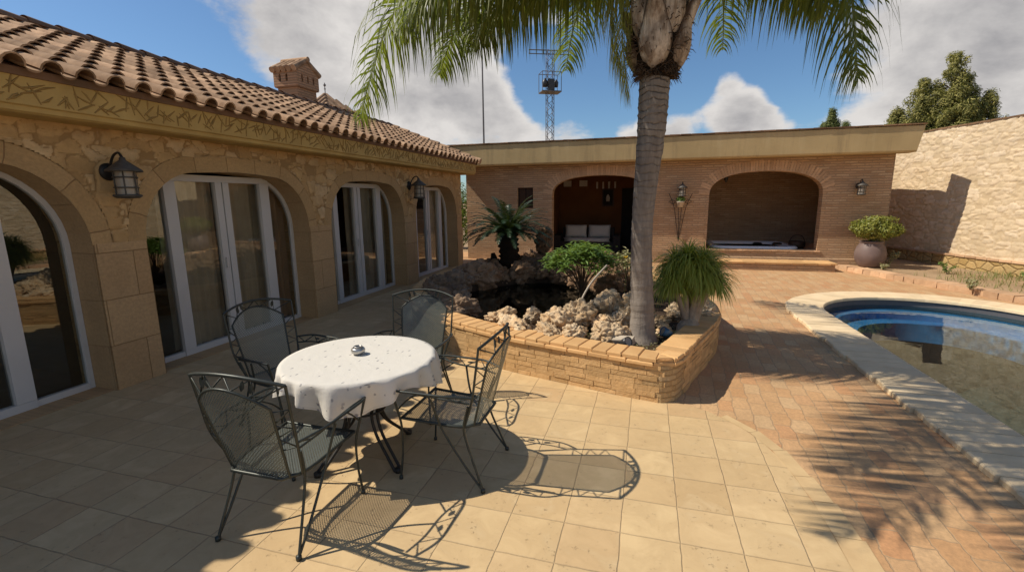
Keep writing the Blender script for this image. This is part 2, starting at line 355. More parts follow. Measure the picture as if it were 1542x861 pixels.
def water_mat(name, tint, ws=3, bs=.12, boost=1.25):
    m = N(name); nz = m.noise(m.pos(), ws, 3, .5); nm = m.bump(nz, bs, .02)
    fr = m.n('Fresnel', {'IOR':1.33, 'Normal':nm}).outputs[0]; f = m.math('MULTIPLY', fr, boost, clamp=True)
    return m.done(m.n('MixShader', {0:f, 1:m.n('BsdfTransparent', {0:tint}).outputs[0], 2:m.n('BsdfGlossy', {0:(.82,.95,1),1:.02,'Normal':nm}).outputs[0]}).outputs[0])
M['water'] = water_mat('pool_water', (.50,.72,.74), 2.2, .14, 1.05)
M['pond_water'] = water_mat('pond_water', (.12,.14,.10), 6, .10, 1.0)
def mesh_metal():
    m = N('wire_mesh'); uv = m.n('TexCoord').outputs['UV']
    q = m.n('Mapping', {'Vector':uv, 'Scale':(1,1,1), 'Rotation':(0,0,PI/4)}).outputs[0]
    sp = m.n('SeparateXYZ', {0:q}); a = []
    for k in (0,1):
        fr = m.math('FRACT', m.math('MULTIPLY', sp.outputs[k], 80)); a.append(m.math('ABSOLUTE', m.math('SUBTRACT', fr, .5)))
    solid = m.math('GREATER_THAN', m.math('MAXIMUM', a[0], a[1]), .30)
    s1 = m.bsdf(m.mix(m.noise(uv, 30), (.12,.135,.12), (.17,.185,.165)), .38, .5, .3)
    return m.done(m.n('MixShader', {0:solid, 1:m.n('BsdfTransparent').outputs[0], 2:s1}).outputs[0])
M['wire_mesh'] = mesh_metal()
def cloth_mat():
    m = N('printed_cloth'); p = m.pos(); 
    v = m.n('TexVoronoi', {'Vector':m.n('Mapping', {'Vector':p,'Scale':(1.5,.8,1),'Rotation':(0,0,.5)}).outputs[0], 'Scale':13, 'Randomness':.95}); n = m.noise(p, 70, 3)
    d = m.math('ADD', v.outputs['Distance'], m.math('MULTIPLY', n, .25))
    f = m.ramp(d, .24, .28, 1, 0)
    uvy = m.n('SeparateXYZ', {0:m.n('TexCoord').outputs['UV']}).outputs[1]
    v2 = m.n('TexVoronoi', {'Vector':p, 'Scale':17, 'Randomness':.7}); d2 = m.math('ADD', v2.outputs['Distance'], m.math('MULTIPLY', m.noise(p, 45, 3), .5))
    f2 = m.math('MULTIPLY', m.ramp(d2, .36, .46, 1, 0), m.ramp(uvy, .30, .75))
    col = m.mix(m.math('MULTIPLY', f, .7), (.80,.76,.69), (.30,.29,.30))
    pc = m.mix(m.ramp(v2.outputs['Distance'], .05, .2), (.10,.13,.28), (.35,.28,.2))
    col = m.mix(m.math('MULTIPLY', f2, .75), col, pc)
    hem = m.ramp(m.math('ABSOLUTE', m.math('SUBTRACT', uvy, .93)), .0, .02, .55, 0); col = m.mix(hem, col, (.45,.41,.36)); nm = m.bump(m.math('ADD', m.noise(p, 9, 5, .6), m.math('MULTIPLY', m.noise(p, 220, 2), .12)), .6, .014)
    a = m.bsdf(col, .9, .15, 0, nm); b = m.n('BsdfTranslucent', {0:col}).outputs[0]
    return m.done(m.n('MixShader', {0:.18, 1:a, 2:b}).outputs[0])
M['cloth'] = cloth_mat()

# ------------------------------------------------------------------ ground, paving, pool
PC = (4.25, 8.05); RO = 2.04; RI = 1.53
def stadium(r, y0, k=40):
    pts = [(PC[0]-r, y0)]
    for i in range(k+1):
        a = PI - PI*i/k; pts.append((PC[0]+r*math.cos(a), PC[1]+r*math.sin(a)))
    pts.append((PC[0]+r, y0)); return pts
Y0 = -3.0
hole = stadium(RI+.02, Y0)
sheet('ground', [(-400,-400),(400,-400),(400,500),(-400,500)], -.008, M['dirt'], [hole])
sheet('terracotta_paving', [(.2,-4),(11,-4),(7.2,9.7),(5.5,15.5),(-9,15.5),(-9,5.2),(-1,4.9)], 0, M['terracotta'], [hole])
bnd = [(-.05,4.55),(.16,4.2),(.27,4.17),(.40,4.125),(.54,4.06),(.68,3.93),(.80,3.78),(.89,3.60),(.96,3.38),(1.0,3.1),(1.03,2.8),(1.035,2.4),(1.02,1.5),(1.0,.5),(1.0,-4)]
sheet('tiled_terrace', bnd + [(-5.6,-4),(-5.6,12.3),(-3.4,12.3),(-3.4,6),(-2.2,5.2)], .004, M['tile'])
# cut border pieces along the curve
b = MB()
bp = smoothpts([(x,y,0) for x,y in bnd[2:]], 6)
L = [0]
for i in range(1,len(bp)): L.append(L[-1]+(bp[i]-bp[i-1]).length)
def along(bp, L, s):
    for i in range(1,len(L)):
        if L[i] >= s: t = (s-L[i-1])/max(1e-6,L[i]-L[i-1]); return bp[i-1].lerp(bp[i], t), (bp[i]-bp[i-1]).normalized()
    return bp[-1], (bp[-1]-bp[-2]).normalized()
s = .45
while s < L[-1]-.4:
    w = R.uniform(.26,.34); a, ta = along(bp,L,s); c, tc = along(bp,L,s+w-.003)
    na = Vector((-ta.y,ta.x,0)); nc = Vector((-tc.y,tc.x,0)); wd = min(.17, .05+s*.05)
    b.add([a+Vector((0,0,.006)), c+Vector((0,0,.006)), c+nc*wd+Vector((0,0,.006)), a+na*wd+Vector((0,0,.006))], [(0,1,2,3)]); s += w
tag(b.build('border_tiles', M['border_tile']), kind='structure')

# pool
pool = MB(); io = stadium(RI, Y0); n = len(io)
for i in range(n-1):
    a, c = io[i], io[i+1]
    pool.add([(a[0],a[1],-.28),(c[0],c[1],-.28),(c[0],c[1],.03),(a[0],a[1],.03)], [(0,1,2,3)])
m = N('pool_band'); mm = m.done(m.bsdf(m.mix(m.noise(m.pos(),60), (.075,.072,.080), (.10,.095,.10)), .5, .3)); 
pool_o = tag(pool.build('pool_wall', mm), 'curved dark tiled band lining the swimming pool below its coping', kind='structure')
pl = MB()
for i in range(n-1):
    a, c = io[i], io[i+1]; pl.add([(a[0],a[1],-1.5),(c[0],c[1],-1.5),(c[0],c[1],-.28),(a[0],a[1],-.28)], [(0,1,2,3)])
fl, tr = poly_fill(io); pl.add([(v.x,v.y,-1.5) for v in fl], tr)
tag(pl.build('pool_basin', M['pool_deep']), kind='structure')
# shallow blue entry ledges at the rounded end
st = MB()
def ring_step(r1, z, zb):
    k = 40; P = [(PC[0]+(RI-.004)*math.cos(PI*i/k-.0), PC[1]+(RI-.004)*math.sin(PI*i/k)) for i in range(k+1)]
    Q = [(PC[0]+r1*math.cos(PI*i/k), PC[1]+r1*math.sin(PI*i/k)) for i in range(k,-1,-1)]
    for i in range(k):
        a, b_, c, d = P[i], P[i+1], Q[k-i-1], Q[k-i]
        st.add([(*a,z),(*b_,z),(*c,z),(*d,z),(*c,zb),(*d,zb)], [(0,1,2,3),(3,2,4,5)])
ring_step(1.30, -.17, -.30); ring_step(1.02, -.30, -.60)
tag(st.build('pool_steps', M['pool_blue']), kind='structure')
fl, tr = poly_fill(io); w = MB(); w.add([(v.x,v.y,-.10) for v in fl], tr); tag(w.build('pool_water', M['water']), kind='structure')
# coping stones
cp = MB()
def cop_block(a, c, na, nc, inner, outer, z0, z1):
    bev = .010; q = []
    for (p, nn, sgn) in ((a, na, 1), (c, nc, -1)):
        t = (Vector(c)-Vector(a)).normalized()*sgn
        prof = [(inner,z0),(inner,z1-bev),(inner+bev,z1),(outer-bev,z1),(outer,z1-bev),(outer,z0)]
        q.append([Vector((p[0],p[1],0))+nn*o+Vector((0,0,z))+Vector((t.x,t.y,0))*(.004) for o,z in prof])
    k = 6; cp.add(q[0]+q[1], [(i,(i+1)%k,(i+1)%k+k,i+k) for i in range(k)] + [tuple(range(k))[::-1], tuple(range(k,2*k))])
y = Y0
while y < PC[1]-.01:
    wd = min(R.uniform(.15,.19), PC[1]-y+.001); o = R.uniform(-.015,.02); zz = .045+R.uniform(-.002,.002)
    for sx in (-1,1):
        cop_block((PC[0],y),(PC[0],y+wd),Vector((sx,0,0)),Vector((sx,0,0)),RI-.03,RO+o,-.004,zz)
    y += wd
k = 34
for i in range(k):
    a0 = PI-PI*i/k; a1 = PI-PI*(i+1)/k; n0 = Vector((math.cos(a0),math.sin(a0),0)); n1 = Vector((math.cos(a1),math.sin(a1),0))
    cop_block(PC,PC,n0,n1,RI-.03,RO+R.uniform(-.01,.01),-.004,.045+R.uniform(-.003,.003))
tag(cp.build('pool_coping', M['pool_stone']), kind='structure')

# ------------------------------------------------------------------ house
def stone_relief(name, a0, a1, z0, z1, step, fn, mask, sx, sz, seed, depth, cols, mortar, parent, off, label=None, warp=.35, metric='CHEBYCHEV'):
    """rubble facing: every stone stands proud of recessed mortar, with its own depth and tone"""
    na = int((a1-a0)/step); nz = int((z1-z0)/step); vs = []; cl = []; idx = {}
    for j in range(nz+1):
        for i in range(na+1):
            a = a0+(a1-a0)*i/na; z = z0+(z1-z0)*j/nz
            if not mask(a, z): continue
            p = Vector((a*sx, z*sz, seed)); wv = Vector((noise.noise(p*.9+Vector((3,7,1))), noise.noise(p*.9-Vector((5,2,1))), 0))*warp + Vector((noise.noise(p*4),noise.noise(p*4+Vector((9,9,9))),0))*.07
            d, pt_ = noise.voronoi(p+wv, distance_metric=metric, exponent=2.5)
            e = min(1, max(0, (d[1]-d[0]-.03)/.10)); e = e*e*(3-2*e)
            hsh = math.sin(pt_[0].x*127.1+pt_[0].y*311.7+pt_[0].z*74.7)*43758.5; hsh -= math.floor(hsh); h2 = (hsh*57.31) % 1
            q = Vector((a, z, seed)); r_ = noise.noise(q*22)*.16+noise.noise(q*50)*.08+noise.noise(q*9)*.14
            dep = depth*(e*(.45+.45*hsh+r_+.25*((a*sx-pt_[0].x)*(h2-.5)+(z*sz-pt_[0].y)*(hsh-.5)))+(1-e)*.10*(1+noise.noise(q*40)))
            idx[(i,j)] = len(vs); vs.append(fn(a, z, dep)); cl.append((hsh, e, h2, 1))
    fs = [(idx[i,j],idx[i+1,j],idx[i+1,j+1],idx[i,j+1]) for (i,j) in idx if (i+1,j) in idx and (i+1,j+1) in idx and (i,j+1) in idx]
    m = N(name); at = m.n('Attribute', attribute_name='stone'); sp = m.n('SeparateColor', {0:at.outputs['Color']})
    cr = m.n('ValToRGB', {0:sp.outputs[0]}); el_ = cr.color_ramp
    while len(el_.elements) < len(cols): el_.elements.new(.5)
    for i, c in enumerate(cols): el_.elements[i].position = i/(len(cols)-1); el_.elements[i].color = (*c, 1)
    P_ = m.pos(); n1 = m.noise(P_, 6, 6, .65); n2 = m.noise(P_, 45, 5, .75); n3 = m.noise(P_, .8, 4)
    col = m.mix(m.ramp(n1, .38, .7, 0, .5), cr.outputs[0], tuple(x*.62 for x in cols[0]))
    col = m.mix(m.ramp(n2, .56, .72, 0, .45), col, tuple(x*.35 for x in cols[0]))
    col = m.mix(m.ramp(n3, .45, .7, 0, .28), col, tuple(x*.6 for x in cols[-1]))
    col = m.mix(m.ramp(sp.outputs[1], .05, .5, 1, 0), col, mortar)
    mt = m.done(m.bsdf(col, .93, .15, 0, m.bump(n2, .5, .006)))
    mb = MB(); mb.add(vs, fs, None, True); o = mb.build(name, mt, parent); o.location = off
    ca = o.data.color_attributes.new('stone', 'FLOAT_COLOR', 'POINT'); ca.data.foreach_set('color', [c for t in cl for c in t])
    return o
house = empty('house', (-5.1,6,0), 0, 'long low stone house with arched glass doors and a clay tiled roof', 'house')
house_off = Vector((5.1,-6,0))
def hp(mb, name, mat, label=None, parent=None):
    o = mb.build(name, mat, parent or house)
    if parent is None or parent == house: o.location = house_off
    if label: o['label'] = label
    return o
XF, XD = -4.95, -5.30
ARCH = [(-2.6,-.1),(.62,3.075),(3.56,6.0),(6.52,8.92),(9.44,11.77)]
def arch_pts(y0, y1, top=2.15, rx=.66, rz=.72, e=2.0, k=10, dome=.0):
    """from (y0,0) up over to (y1,0)"""
    P = [(y0,0.)]
    for i in range(k+1):
        t = PI/2*i/k; P.append((y0+rx*(1-math.cos(t)**(2/e)), top-rz*(1-math.sin(t)**(2/e))))
    mid = [(y0+rx+(y1-y0-2*rx)*i/4, top+.03*math.sin(PI*i/4)) for i in range(1,4)]
    P += mid
    for i in range(k+1):
        t = PI/2*(1-i/k); P.append((y1-rx*(1-math.cos(t)**(2/e)), top-rz*(1-math.sin(t)**(2/e))))
    P.append((y1,0.)); return P
outer = [(-5,0)]
for a, c in ARCH: outer += arch_pts(a, c)
outer += [(12.12,0),(12.12,2.6),(-5,2.6)]
w = MB(); slab_map(w, outer, [], lambda a,b_,d: (d,a,b_), XF, XD-.12)
hp(w, 'wall', M['stone_house'])
# reveals (smooth stone lining of each opening), arch rings, pillar facings
def strip_normals(P):
    out = []
    for i, p in enumerate(P):
        a = P[max(i-1,0)]; c = P[min(i+1,len(P)-1)]; t = Vector((c[0]-a[0], c[1]-a[1])); t.normalize(); out.append(Vector((-t.y, t.x)))
    return out
for ai, (a, c) in enumerate(ARCH):
    P = arch_pts(a, c); nn = strip_normals(P); rv = MB(); rg = MB(); s = 0
    for i in range(len(P)-1):
        p, q = P[i], P[i+1]; e = .004
        pi = (p[0]-nn[i].x*e, p[1]-nn[i].y*e); qi = (q[0]-nn[i+1].x*e, q[1]-nn[i+1].y*e)
        l = math.hypot(q[0]-p[0], q[1]-p[1])
        rv.add([(XF+.012,pi[0],pi[1]),(XF+.012,qi[0],qi[1]),(XD+.02,qi[0],qi[1]),(XD+.02,pi[0],pi[1])], [(0,1,2,3)])
        if i > 0 and i < len(P)-2:
            wv = .17
            po = (p[0]+nn[i].x*wv, p[1]+nn[i].y*wv); qo = (q[0]+nn[i+1].x*wv, q[1]+nn[i+1].y*wv)
            X = XF+.014
            rg.add([(X,pi[0],pi[1]),(X,po[0],po[1]),(X,qo[0],qo[1]),(X,qi[0],qi[1])], [(0,1,2,3)], [[(s,.05),(s,.25),(s+l,.25),(s+l,.05)]])
            rg.add([(X,po[0],po[1]),(XF-.01,po[0],po[1]),(XF-.01,qo[0],qo[1]),(X,qo[0],qo[1])], [(0,1,2,3)], [[(s,.05),(s,.06),(s+l,.06),(s+l,.05)]])
        s += l
    hp(rv, 'door_reveal', M['reveal']); hp(rg, 'arch_surround', M['arch_stone'])
def wall_mask(y, z):
    if z < 1.42: return False
    for a, c in ARCH:
        if a-.16 < y < c+.16:
            t_ = 2.15+.165
            if z > t_+.03*1: continue
            if a+.66 < y < c-.66: return False
            cy_ = a+.66 if y < (a+c)/2 else c-.66; rx_, rz_ = .66+.162, .72+.162
            dz_ = max(0, z-(2.15-.72)); 
            if ((y-cy_)/rx_)**2+(dz_/rz_)**2 < 1: return False
    return True
stone_relief('stone_facing', -.9, 12.115, 1.44, 2.50, .0155, lambda a,z,d: (XF+.002+d,a,z), wall_mask, 4.9, 7.8, 3.3, .028,
    [(.50,.315,.14),(.62,.41,.195),(.55,.355,.165),(.72,.52,.30),(.58,.385,.185)], (.35,.22,.10), house, house_off)
cols = [(-.1,.62),(3.075,3.56),(6.0,6.52),(8.92,9.44),(11.77,12.12)]
for a, c in cols:
    pb = MB(); pb.box((XF-.02,a+.006,0),(XF+.02,c-.006,1.44)); hp(pb, 'pillar_facing', M['pillar_stone'])
# end wall & back & inner room
w = MB(); w.box((-10,12.0,0),(XD-.121,12.12,2.6)); w.box((-10,-5,0),(-9.9,11.999,2.6)); hp(w, 'end_wall', M['stone_house'])
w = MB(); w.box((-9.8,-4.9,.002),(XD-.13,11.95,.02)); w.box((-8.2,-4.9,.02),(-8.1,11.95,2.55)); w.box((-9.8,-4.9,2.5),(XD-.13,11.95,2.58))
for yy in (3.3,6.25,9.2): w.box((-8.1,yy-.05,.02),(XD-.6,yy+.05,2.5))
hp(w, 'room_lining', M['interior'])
# terrace threshold
w = MB(); w.box((XD-.1,-4.9,.006),(XF-.03,11.95,.012)); hp(w, 'threshold', M['pillar_stone'])
# fascia + lip + relief strokes
w = MB()
prof = [(XF-.1,2.50),(-4.66,2.50),(-4.63,2.515),(-4.625,2.55),(-4.605,2.56),(-4.60,2.80),(-4.64,2.83),(XF-.1,2.83)]
def extr(mb, prof, y0, y1):
    k = len(prof); mb.add([(x,y0,z) for x,z in prof]+[(x,y1,z) for x,z in prof], [(i,(i+1)%k,(i+1)%k+k,i+k) for i in range(k)]+[tuple(range(k))[::-1],tuple(range(k,2*k))])
extr(w, prof, -5, 12.42); hp(w, 'fascia', M['stucco'])
w = MB()
yy = -1.0
while yy < 12.3:
    for q in range(2):
        z0 = R.uniform(2.585,2.75); a = R.choice([.6,.9,2.2,2.5,1.3,1.57,.5]) + R.uniform(-.25,.25); l = R.uniform(.09,.20)
        y1 = yy+R.uniform(-.05,.05); dy = math.cos(a)*l/2; dz = math.sin(a)*l/2
        zz = [max(2.575,min(2.785,z0-dz)), max(2.575,min(2.785,z0+dz))]
        w.tube([(-4.602,y1-dy,zz[0]),(-4.600,y1,(zz[0]+zz[1])/2+R.uniform(-.01,.01)),(-4.602,y1+dy,zz[1])], [.004,.009,.004], 4)
    yy += .068
hp(w, 'fascia_relief', M['relief'])
# roof: slope from eave to ridge, barrel tiles
EX, EZ, RX, RZ = -4.52, 2.835, -7.2, 3.90
sl = Vector((RX-EX,0,RZ-EZ)); SLN = sl.length; sl.normalize(); up = Vector((-sl.z,0,sl.x)); up = up if up.z > 0 else -up
w = MB(); w.add([(EX-.06,-5,EZ-.012),(EX-.06,12.5,EZ-.012),(RX,12.5,RZ-.03),(RX,-5,RZ-.03),(-9.9,-5,EZ-.03),(-9.9,12.5,EZ-.03),(EX-.06,-5,EZ-.07),(EX-.06,12.5,EZ-.07),(-9.9,-5,EZ-.07),(-9.9,12.5,EZ-.07)],
      [(0,1,2,3),(3,2,5,4),(6,8,9,7),(0,6,7,1),(1,7,9,5,2),(0,3,4,8,6)])
hp(w, 'roof_deck', M['roof_dark'])
def barrel_field(mb, ymin, ymax, ex, ez, sl, up, length, pitch=.232, nseg=7, course=.33):
    nc = int(length/course)+1
    k0 = int((ymin-2.492)/pitch); yy = 2.492+k0*pitch
    while yy < ymax:
        for ch in (0,1):
            yc = yy + ch*pitch/2
            for c_ in range(nc):
                s0 = c_*course-.02; s1 = min(s0+course+.05, length)
                if s1-s0 < .1: continue
                r0, r1 = (.078,.064) if ch == 0 else (.064,.078)
                lift0, lift1 = (.030,.006) if ch == 0 else (.012,-.01)
                jy = R.uniform(-.006,.006); rings = []
                for s_, r_, lf in ((s0,r0,lift0),(s1,r1,lift1)):
                    bp_ = Vector((ex,yc+jy,ez))+sl*s_
                    for q in range(nseg+1):
                        a = PI*q/nseg if ch == 0 else PI+PI*q/nseg
                        h = math.sin(a)*r_*(1.0 if ch == 0 else .55) + lf + (0 if ch == 0 else .03)
                        rings.append(bp_ + Vector((0,1,0))*math.cos(a)*r_*1.02 + up*h)
                n1 = nseg+1; mb.add(rings, [(q,q+1,n1+q+1,n1+q) for q in range(nseg)], None, True)
                # visible lower rim thickness
                if True:
                    a_ = rings[:n1]; b_ = [p_ - up*(.012 if ch == 0 else .018) - sl*.001 for p_ in a_]
                    b_ = [Vector((p_.x, yc+(p_.y-yc)*.83, p_.z)) for p_ in b_]
                    mb.add(a_+b_, [(q,n1+q,n1+q+1,q+1) for q in range(nseg)])
        yy += pitch
w = MB(); barrel_field(w, -3.5, 12.45, EX, EZ-.03, sl, up, SLN); hp(w, 'roof_tiles', M['roof_tile'])
w = MB(); yy = -4
while yy < 12.4:
    a = []
    for q_, (y_, r_, z_) in enumerate(((yy,.11,.02),(yy+.38,.095,0))):
        for k in range(9):
            t = PI*k/8; a.append((RX+math.cos(t)*r_, y_, RZ+.015+z_+math.sin(t)*r_*.75))
    w.add(a, [(k,k+1,10+k,9+k) for k in range(8)], None, True); yy += .34
hp(w, 'ridge_tiles', M['roof_dark'])
w = MB()
for s_ in range(9):   # verge tiles down the gable end
    p0 = Vector((EX,12.47,EZ))+sl*(s_*.33-.03); p1 = Vector((EX,12.47,EZ))+sl*(s_*.33+.35)
    w.tube([p0+up*.035,p1+up*.015],[.085,.07],8)
hp(w, 'verge_tiles', M['roof_tile'])
# chimney
ch = MB(); ch.box((-8.12,9.24,3.2),(-7.60,9.87,4.40)); chim = hp(ch, 'chimney', M['chimney_brick'])
h = MB()
x0,x1,y0,y1 = -8.17,-7.55,9.19,9.92
# head: four walls with slots, gable towards +X
def wall_slots(mb, fn, a0, a1, z0, prof_top, slots, d0, d1):
    holes = [[(s-.028,z0+.10),(s+.028,z0+.10),(s+.028,z0+.235),(s,z0+.262),(s-.028,z0+.235)] for s in slots]
    slab_map(mb, [(a0,z0),(a1,z0)]+prof_top, holes, fn, d0, d1)
wall_slots(h, lambda a,z,d:(d,a,z), y0, y1, 4.36, [(y1,4.69),((y0+y1)/2,4.92),(y0,4.69)], [9.37,9.555,9.74], x1, x1-.07)
wall_slots(h, lambda a,z,d:(d,a,z), y0, y1, 4.36, [(y1,4.69),((y0+y1)/2,4.92),(y0,4.69)], [], x0+.07, x0)
wall_slots(h, lambda a,z,d:(a,d,z), x0+.071, x1-.071, 4.36, [(x1-.071,4.69),(x0+.071,4.69)], [-8.0,-7.82], y0, y0+.07)
wall_slots(h, lambda a,z,d:(a,d,z), x0+.071, x1-.071, 4.36, [(x1-.071,4.69),(x0+.071,4.69)], [], y1-.07, y1)
h.box((x0+.01,y0+.01,4.34),(x1-.01,y1-.01,4.359))
hd = h.build('chimney_head', M['chimney_brick'], chim)
h = MB(); h.box((x0+.08,y0+.08,4.38),(x1-.08,y1-.08,4.68)); h.build('flue', M['dark'], chim)
h = MB()
for sy in (-1,1):
    k = 0
    while k < 5:
        xx = x0+.02+k*.145; ym = (y0+y1)/2
        h.tube([(xx,ym,4.95),(xx,ym+sy*.42,4.70)],[.055,.07],8); k += 1
h.tube([(x0-.04,9.555,4.97),(x1+.05,9.555,4.97)],.06,8)
h.build('chimney_tiles', M['roof_tile'], chim)
# raised roof block behind with finial
w = MB(); w.box((-9.3,11.25,3.0),(-8.35,12.45,4.30)); tw = hp(w, 'roof_tower', M['chimney_brick'])
w = MB(); ap = Vector((-8.83,11.85,4.78)); cs = [(-9.40,11.15),(-8.25,11.15),(-8.25,12.55),(-9.40,12.55)]
w.add([(x,y,4.31) for x,y in cs]+[ap], [(0,1,4),(1,2,4),(2,3,4),(3,0,4),(3,2,1,0)])
for i in range(4):
    a = Vector((*cs[i],4.32)); c = Vector((*cs[(i+1)%4],4.32)); kk = 7
    for j in range(kk):
        t = (j+.5)/kk; p0 = a.lerp(c,t); q = 1-abs(2*t-1); 
        p1 = p0.lerp(ap, 0) ; mid = a.lerp(c,.5); dirv = (ap-mid); w.tube([p0, p0+dirv*q*.97], .055, 6)
w.build('tower_roof', M['roof_tile'], tw)
w = MB(); w.tube([ap, ap+Vector((0,0,.30))], .012, 6)
for z_, r_ in ((.14,.025),(.24,.038)):
    w.lathe([(0.001,z_-r_),(r_*.7,z_-r_*.7),(r_,z_),(r_*.7,z_+r_*.7),(.001,z_+r_)], 10, Matrix.Translation(ap))
w.build('finial', M['galv'], tw)

# glazed doors
DOORS = [(.62,3.075,[(.9,1.05),(1.62,1.8),(2.46,2.6)]), (3.56,6.0,[(4.03,4.17),(4.70,4.89),(5.40,5.56)]),
         (6.52,8.92,[(6.97,7.09),(7.60,7.79),(8.32,8.49)]), (9.44,11.77,[(9.9,10.02),(10.53,10.71),(11.24,11.40)])]
for a, c, posts in DOORS:
    fr = MB(); P = arch_pts(a+.006, c-.006, 2.144, .655, .715); nn = strip_normals(P); t = .045
    for i in range(len(P)-1):
        p, q = P[i], P[i+1]; pi = (p[0]-nn[i].x*t, p[1]-nn[i].y*t); qi = (q[0]-nn[i+1].x*t, q[1]-nn[i+1].y*t)
        x0, x1 = -5.235, -5.29
        if p[0] > posts[0][1] and q[0] < posts[2][0]: continue
        fr.add([(x0,*p),(x0,*q),(x0,*qi),(x0,*pi),(x1,*p),(x1,*q),(x1,*qi),(x1,*pi)], [(0,1,2,3),(7,6,5,4),(3,2,6,7),(1,0,4,5)])
    zt = 2.138; ya = posts[0][0]; yc = posts[2][1]
    for j, (p0, p1) in enumerate(posts):
        if j == 1:
            mid = (p0+p1)/2; fr.box((-5.285,p0,.085),(-5.222,mid-.006,zt-.08)); fr.box((-5.285,mid+.006,.085),(-5.214,p1,zt-.08))
        else: fr.box((-5.285,p0,.085),(-5.218,p1,zt-.08))
    fr.box((-5.286,ya,zt-.078),(-5.219,yc,zt)); fr.box((-5.286,ya,.012),(-5.219,yc,.083))
    fr.box((-5.287,a+.055,.012),(-5.232,ya-.002,.07)); fr.box((-5.287,yc+.002,.012),(-5.232,c-.055,.07))
    d = hp(fr, 'patio_door', M['white_frame'])
    spans = [(a+.02,posts[0][0]),(posts[0][1],posts[1][0]),(posts[1][1],posts[2][0]),(posts[2][1],c-.02)]
    for j, (u0, u1) in enumerate(spans):
        g = MB(); X = -5.262
        if j in (1,2): g.quad([(X,u0-.01,.08),(X,u1+.01,.08),(X,u1+.01,zt-.07),(X,u0-.01,zt-.07)])
        else:
            pts = [p for p in P if (p[0] < u1+.001 if j == 0 else p[0] > u0-.001)]
            if j == 0:
                zc = [q for q in P if q[0] < u1+.001][-1][1]; pts = pts + [(u1,zc),(u1,.05)]
            else: zc = pts[0][1]; pts = [(u0,.05),(u0,zc)] + pts
            pts = [(max(a+.01,min(c-.01,p[0])), max(.05,p[1])) for p in pts]
            fl, tr = poly_fill(pts); g.add([(X,v.x,v.y) for v in fl], tr)
        g.build('pane', M['glass'], d)
    hd = MB(); hd.box((-5.21,posts[1][0]+.02,.98),(-5.195,posts[1][0]+.04,1.12)); hd.tube([(-5.222,posts[1][0]+.03,1.0),(-5.20,posts[1][0]+.03,1.0)],.006,6)
    hd.build('handle', M['white_frame'], d)
# curtains hanging inside
def curtain(y0, y1, label, mat='curtain', x=-5.40):
    cb = MB(); k = int((y1-y0)/.018); P = []
    for i in range(k+1):
        t = y0+(y1-y0)*i/k; P.append((x+.028*math.sin(t*38)+.012*math.sin(t*91), t))
    vs = []; nz = 5
    for z_ in range(nz+1):
        for px, py in P: vs.append((px*(1)+.006*math.sin(z_*2+py*9), py, .05+2.05*z_/nz))
    n1 = k+1; cb.add(vs, [(z_*n1+i,z_*n1+i+1,(z_+1)*n1+i+1,(z_+1)*n1+i) for z_ in range(nz) for i in range(k)], None, True)
    return tag(cb.build('curtain', M[mat]), label, 'curtain', 'curtains behind the glass doors')
curtain(4.02,4.78,'beige curtain behind the left leaf of the glass door nearest the dining set')
curtain(4.82,5.50,'beige curtain behind the right leaf of the glass door nearest the dining set')
curtain(5.52,5.97,'brown curtain behind the arched right sidelight of the door nearest the dining set','curtain_dark')
curtain(6.56,7.30,'beige curtain behind the left side of the third arched door from the camera')
curtain(7.48,8.86,'beige curtain behind the right side of the third arched door from the camera')
curtain(9.5,10.2,'brown curtain behind the left side of the farthest arched door','curtain_dark')
curtain(10.75,11.7,'beige curtain behind the right side of the farthest arched door')

# wall lanterns
def lantern(name, loc, rz, label, s=1.0, group=None):
    """bracket on a wall; local +x points away from the wall"""
    t = empty(name, loc, rz, label, 'wall lamp', group); T = Matrix.Scale(s,4)
    a = MB(); Rm = Matrix.Rotation(PI/2,4,'Y')
    a.lathe([(.001,.0),(.065,.0),(.065,.012),(.045,.025),(.001,.03)], 18, T @ Matrix.Translation((0,0,.02)) @ Rm); a.build('back_plate', M['iron_black'], t)
    a = MB(); a.tube([T @ Vector(p) for p in smoothpts([(.02,0,.02),(.05,0,.09),(.09,0,.14),(.14,0,.155),(.17,0,.12)],5)], .009*s, 8); a.build('bracket', M['iron_black'], t)
    a = MB(); L_ = T @ Matrix.Translation((.17,0,0))
    a.lathe([(.001,.125),(.018,.12),(.022,.10),(.115,.028),(.115,.016),(.001,.018)], 20, L_); a.build('lantern_roof', M['lamp_metal'], t)
    a = MB(); a.lathe([(.066,.018),(.066,-.15)], 20, L_); a.build('lantern_glass', M['lamp_glass'], t)
    a = MB()
    for k in range(6):
        q = 2*PI*k/6+.3; a.tube([L_ @ Vector((math.cos(q)*.072,math.sin(q)*.072,.018)), L_ @ Vector((math.cos(q)*.072,math.sin(q)*.072,-.16))], .005*s, 5)
    for z_ in (-.025,-.10):
        a.lathe([(.070,z_-.005),(.078,z_-.005),(.078,z_+.005),(.070,z_+.005)], 20, L_)
    a.lathe([(.001,-.152),(.085,-.15),(.092,-.16),(.07,-.178),(.001,-.18)], 20, L_); a.build('cage', M['lamp_metal'], t)
    return t
lantern('wall_lantern', (XF+.015,3.30,2.08), 0, 'bronze wall lantern on the pillar between the two nearest arches', 1.25)
lantern('wall_lantern', (XF+.015,9.18,2.10), 0, 'bronze wall lantern on the pillar beside the farthest arch', 1.4)

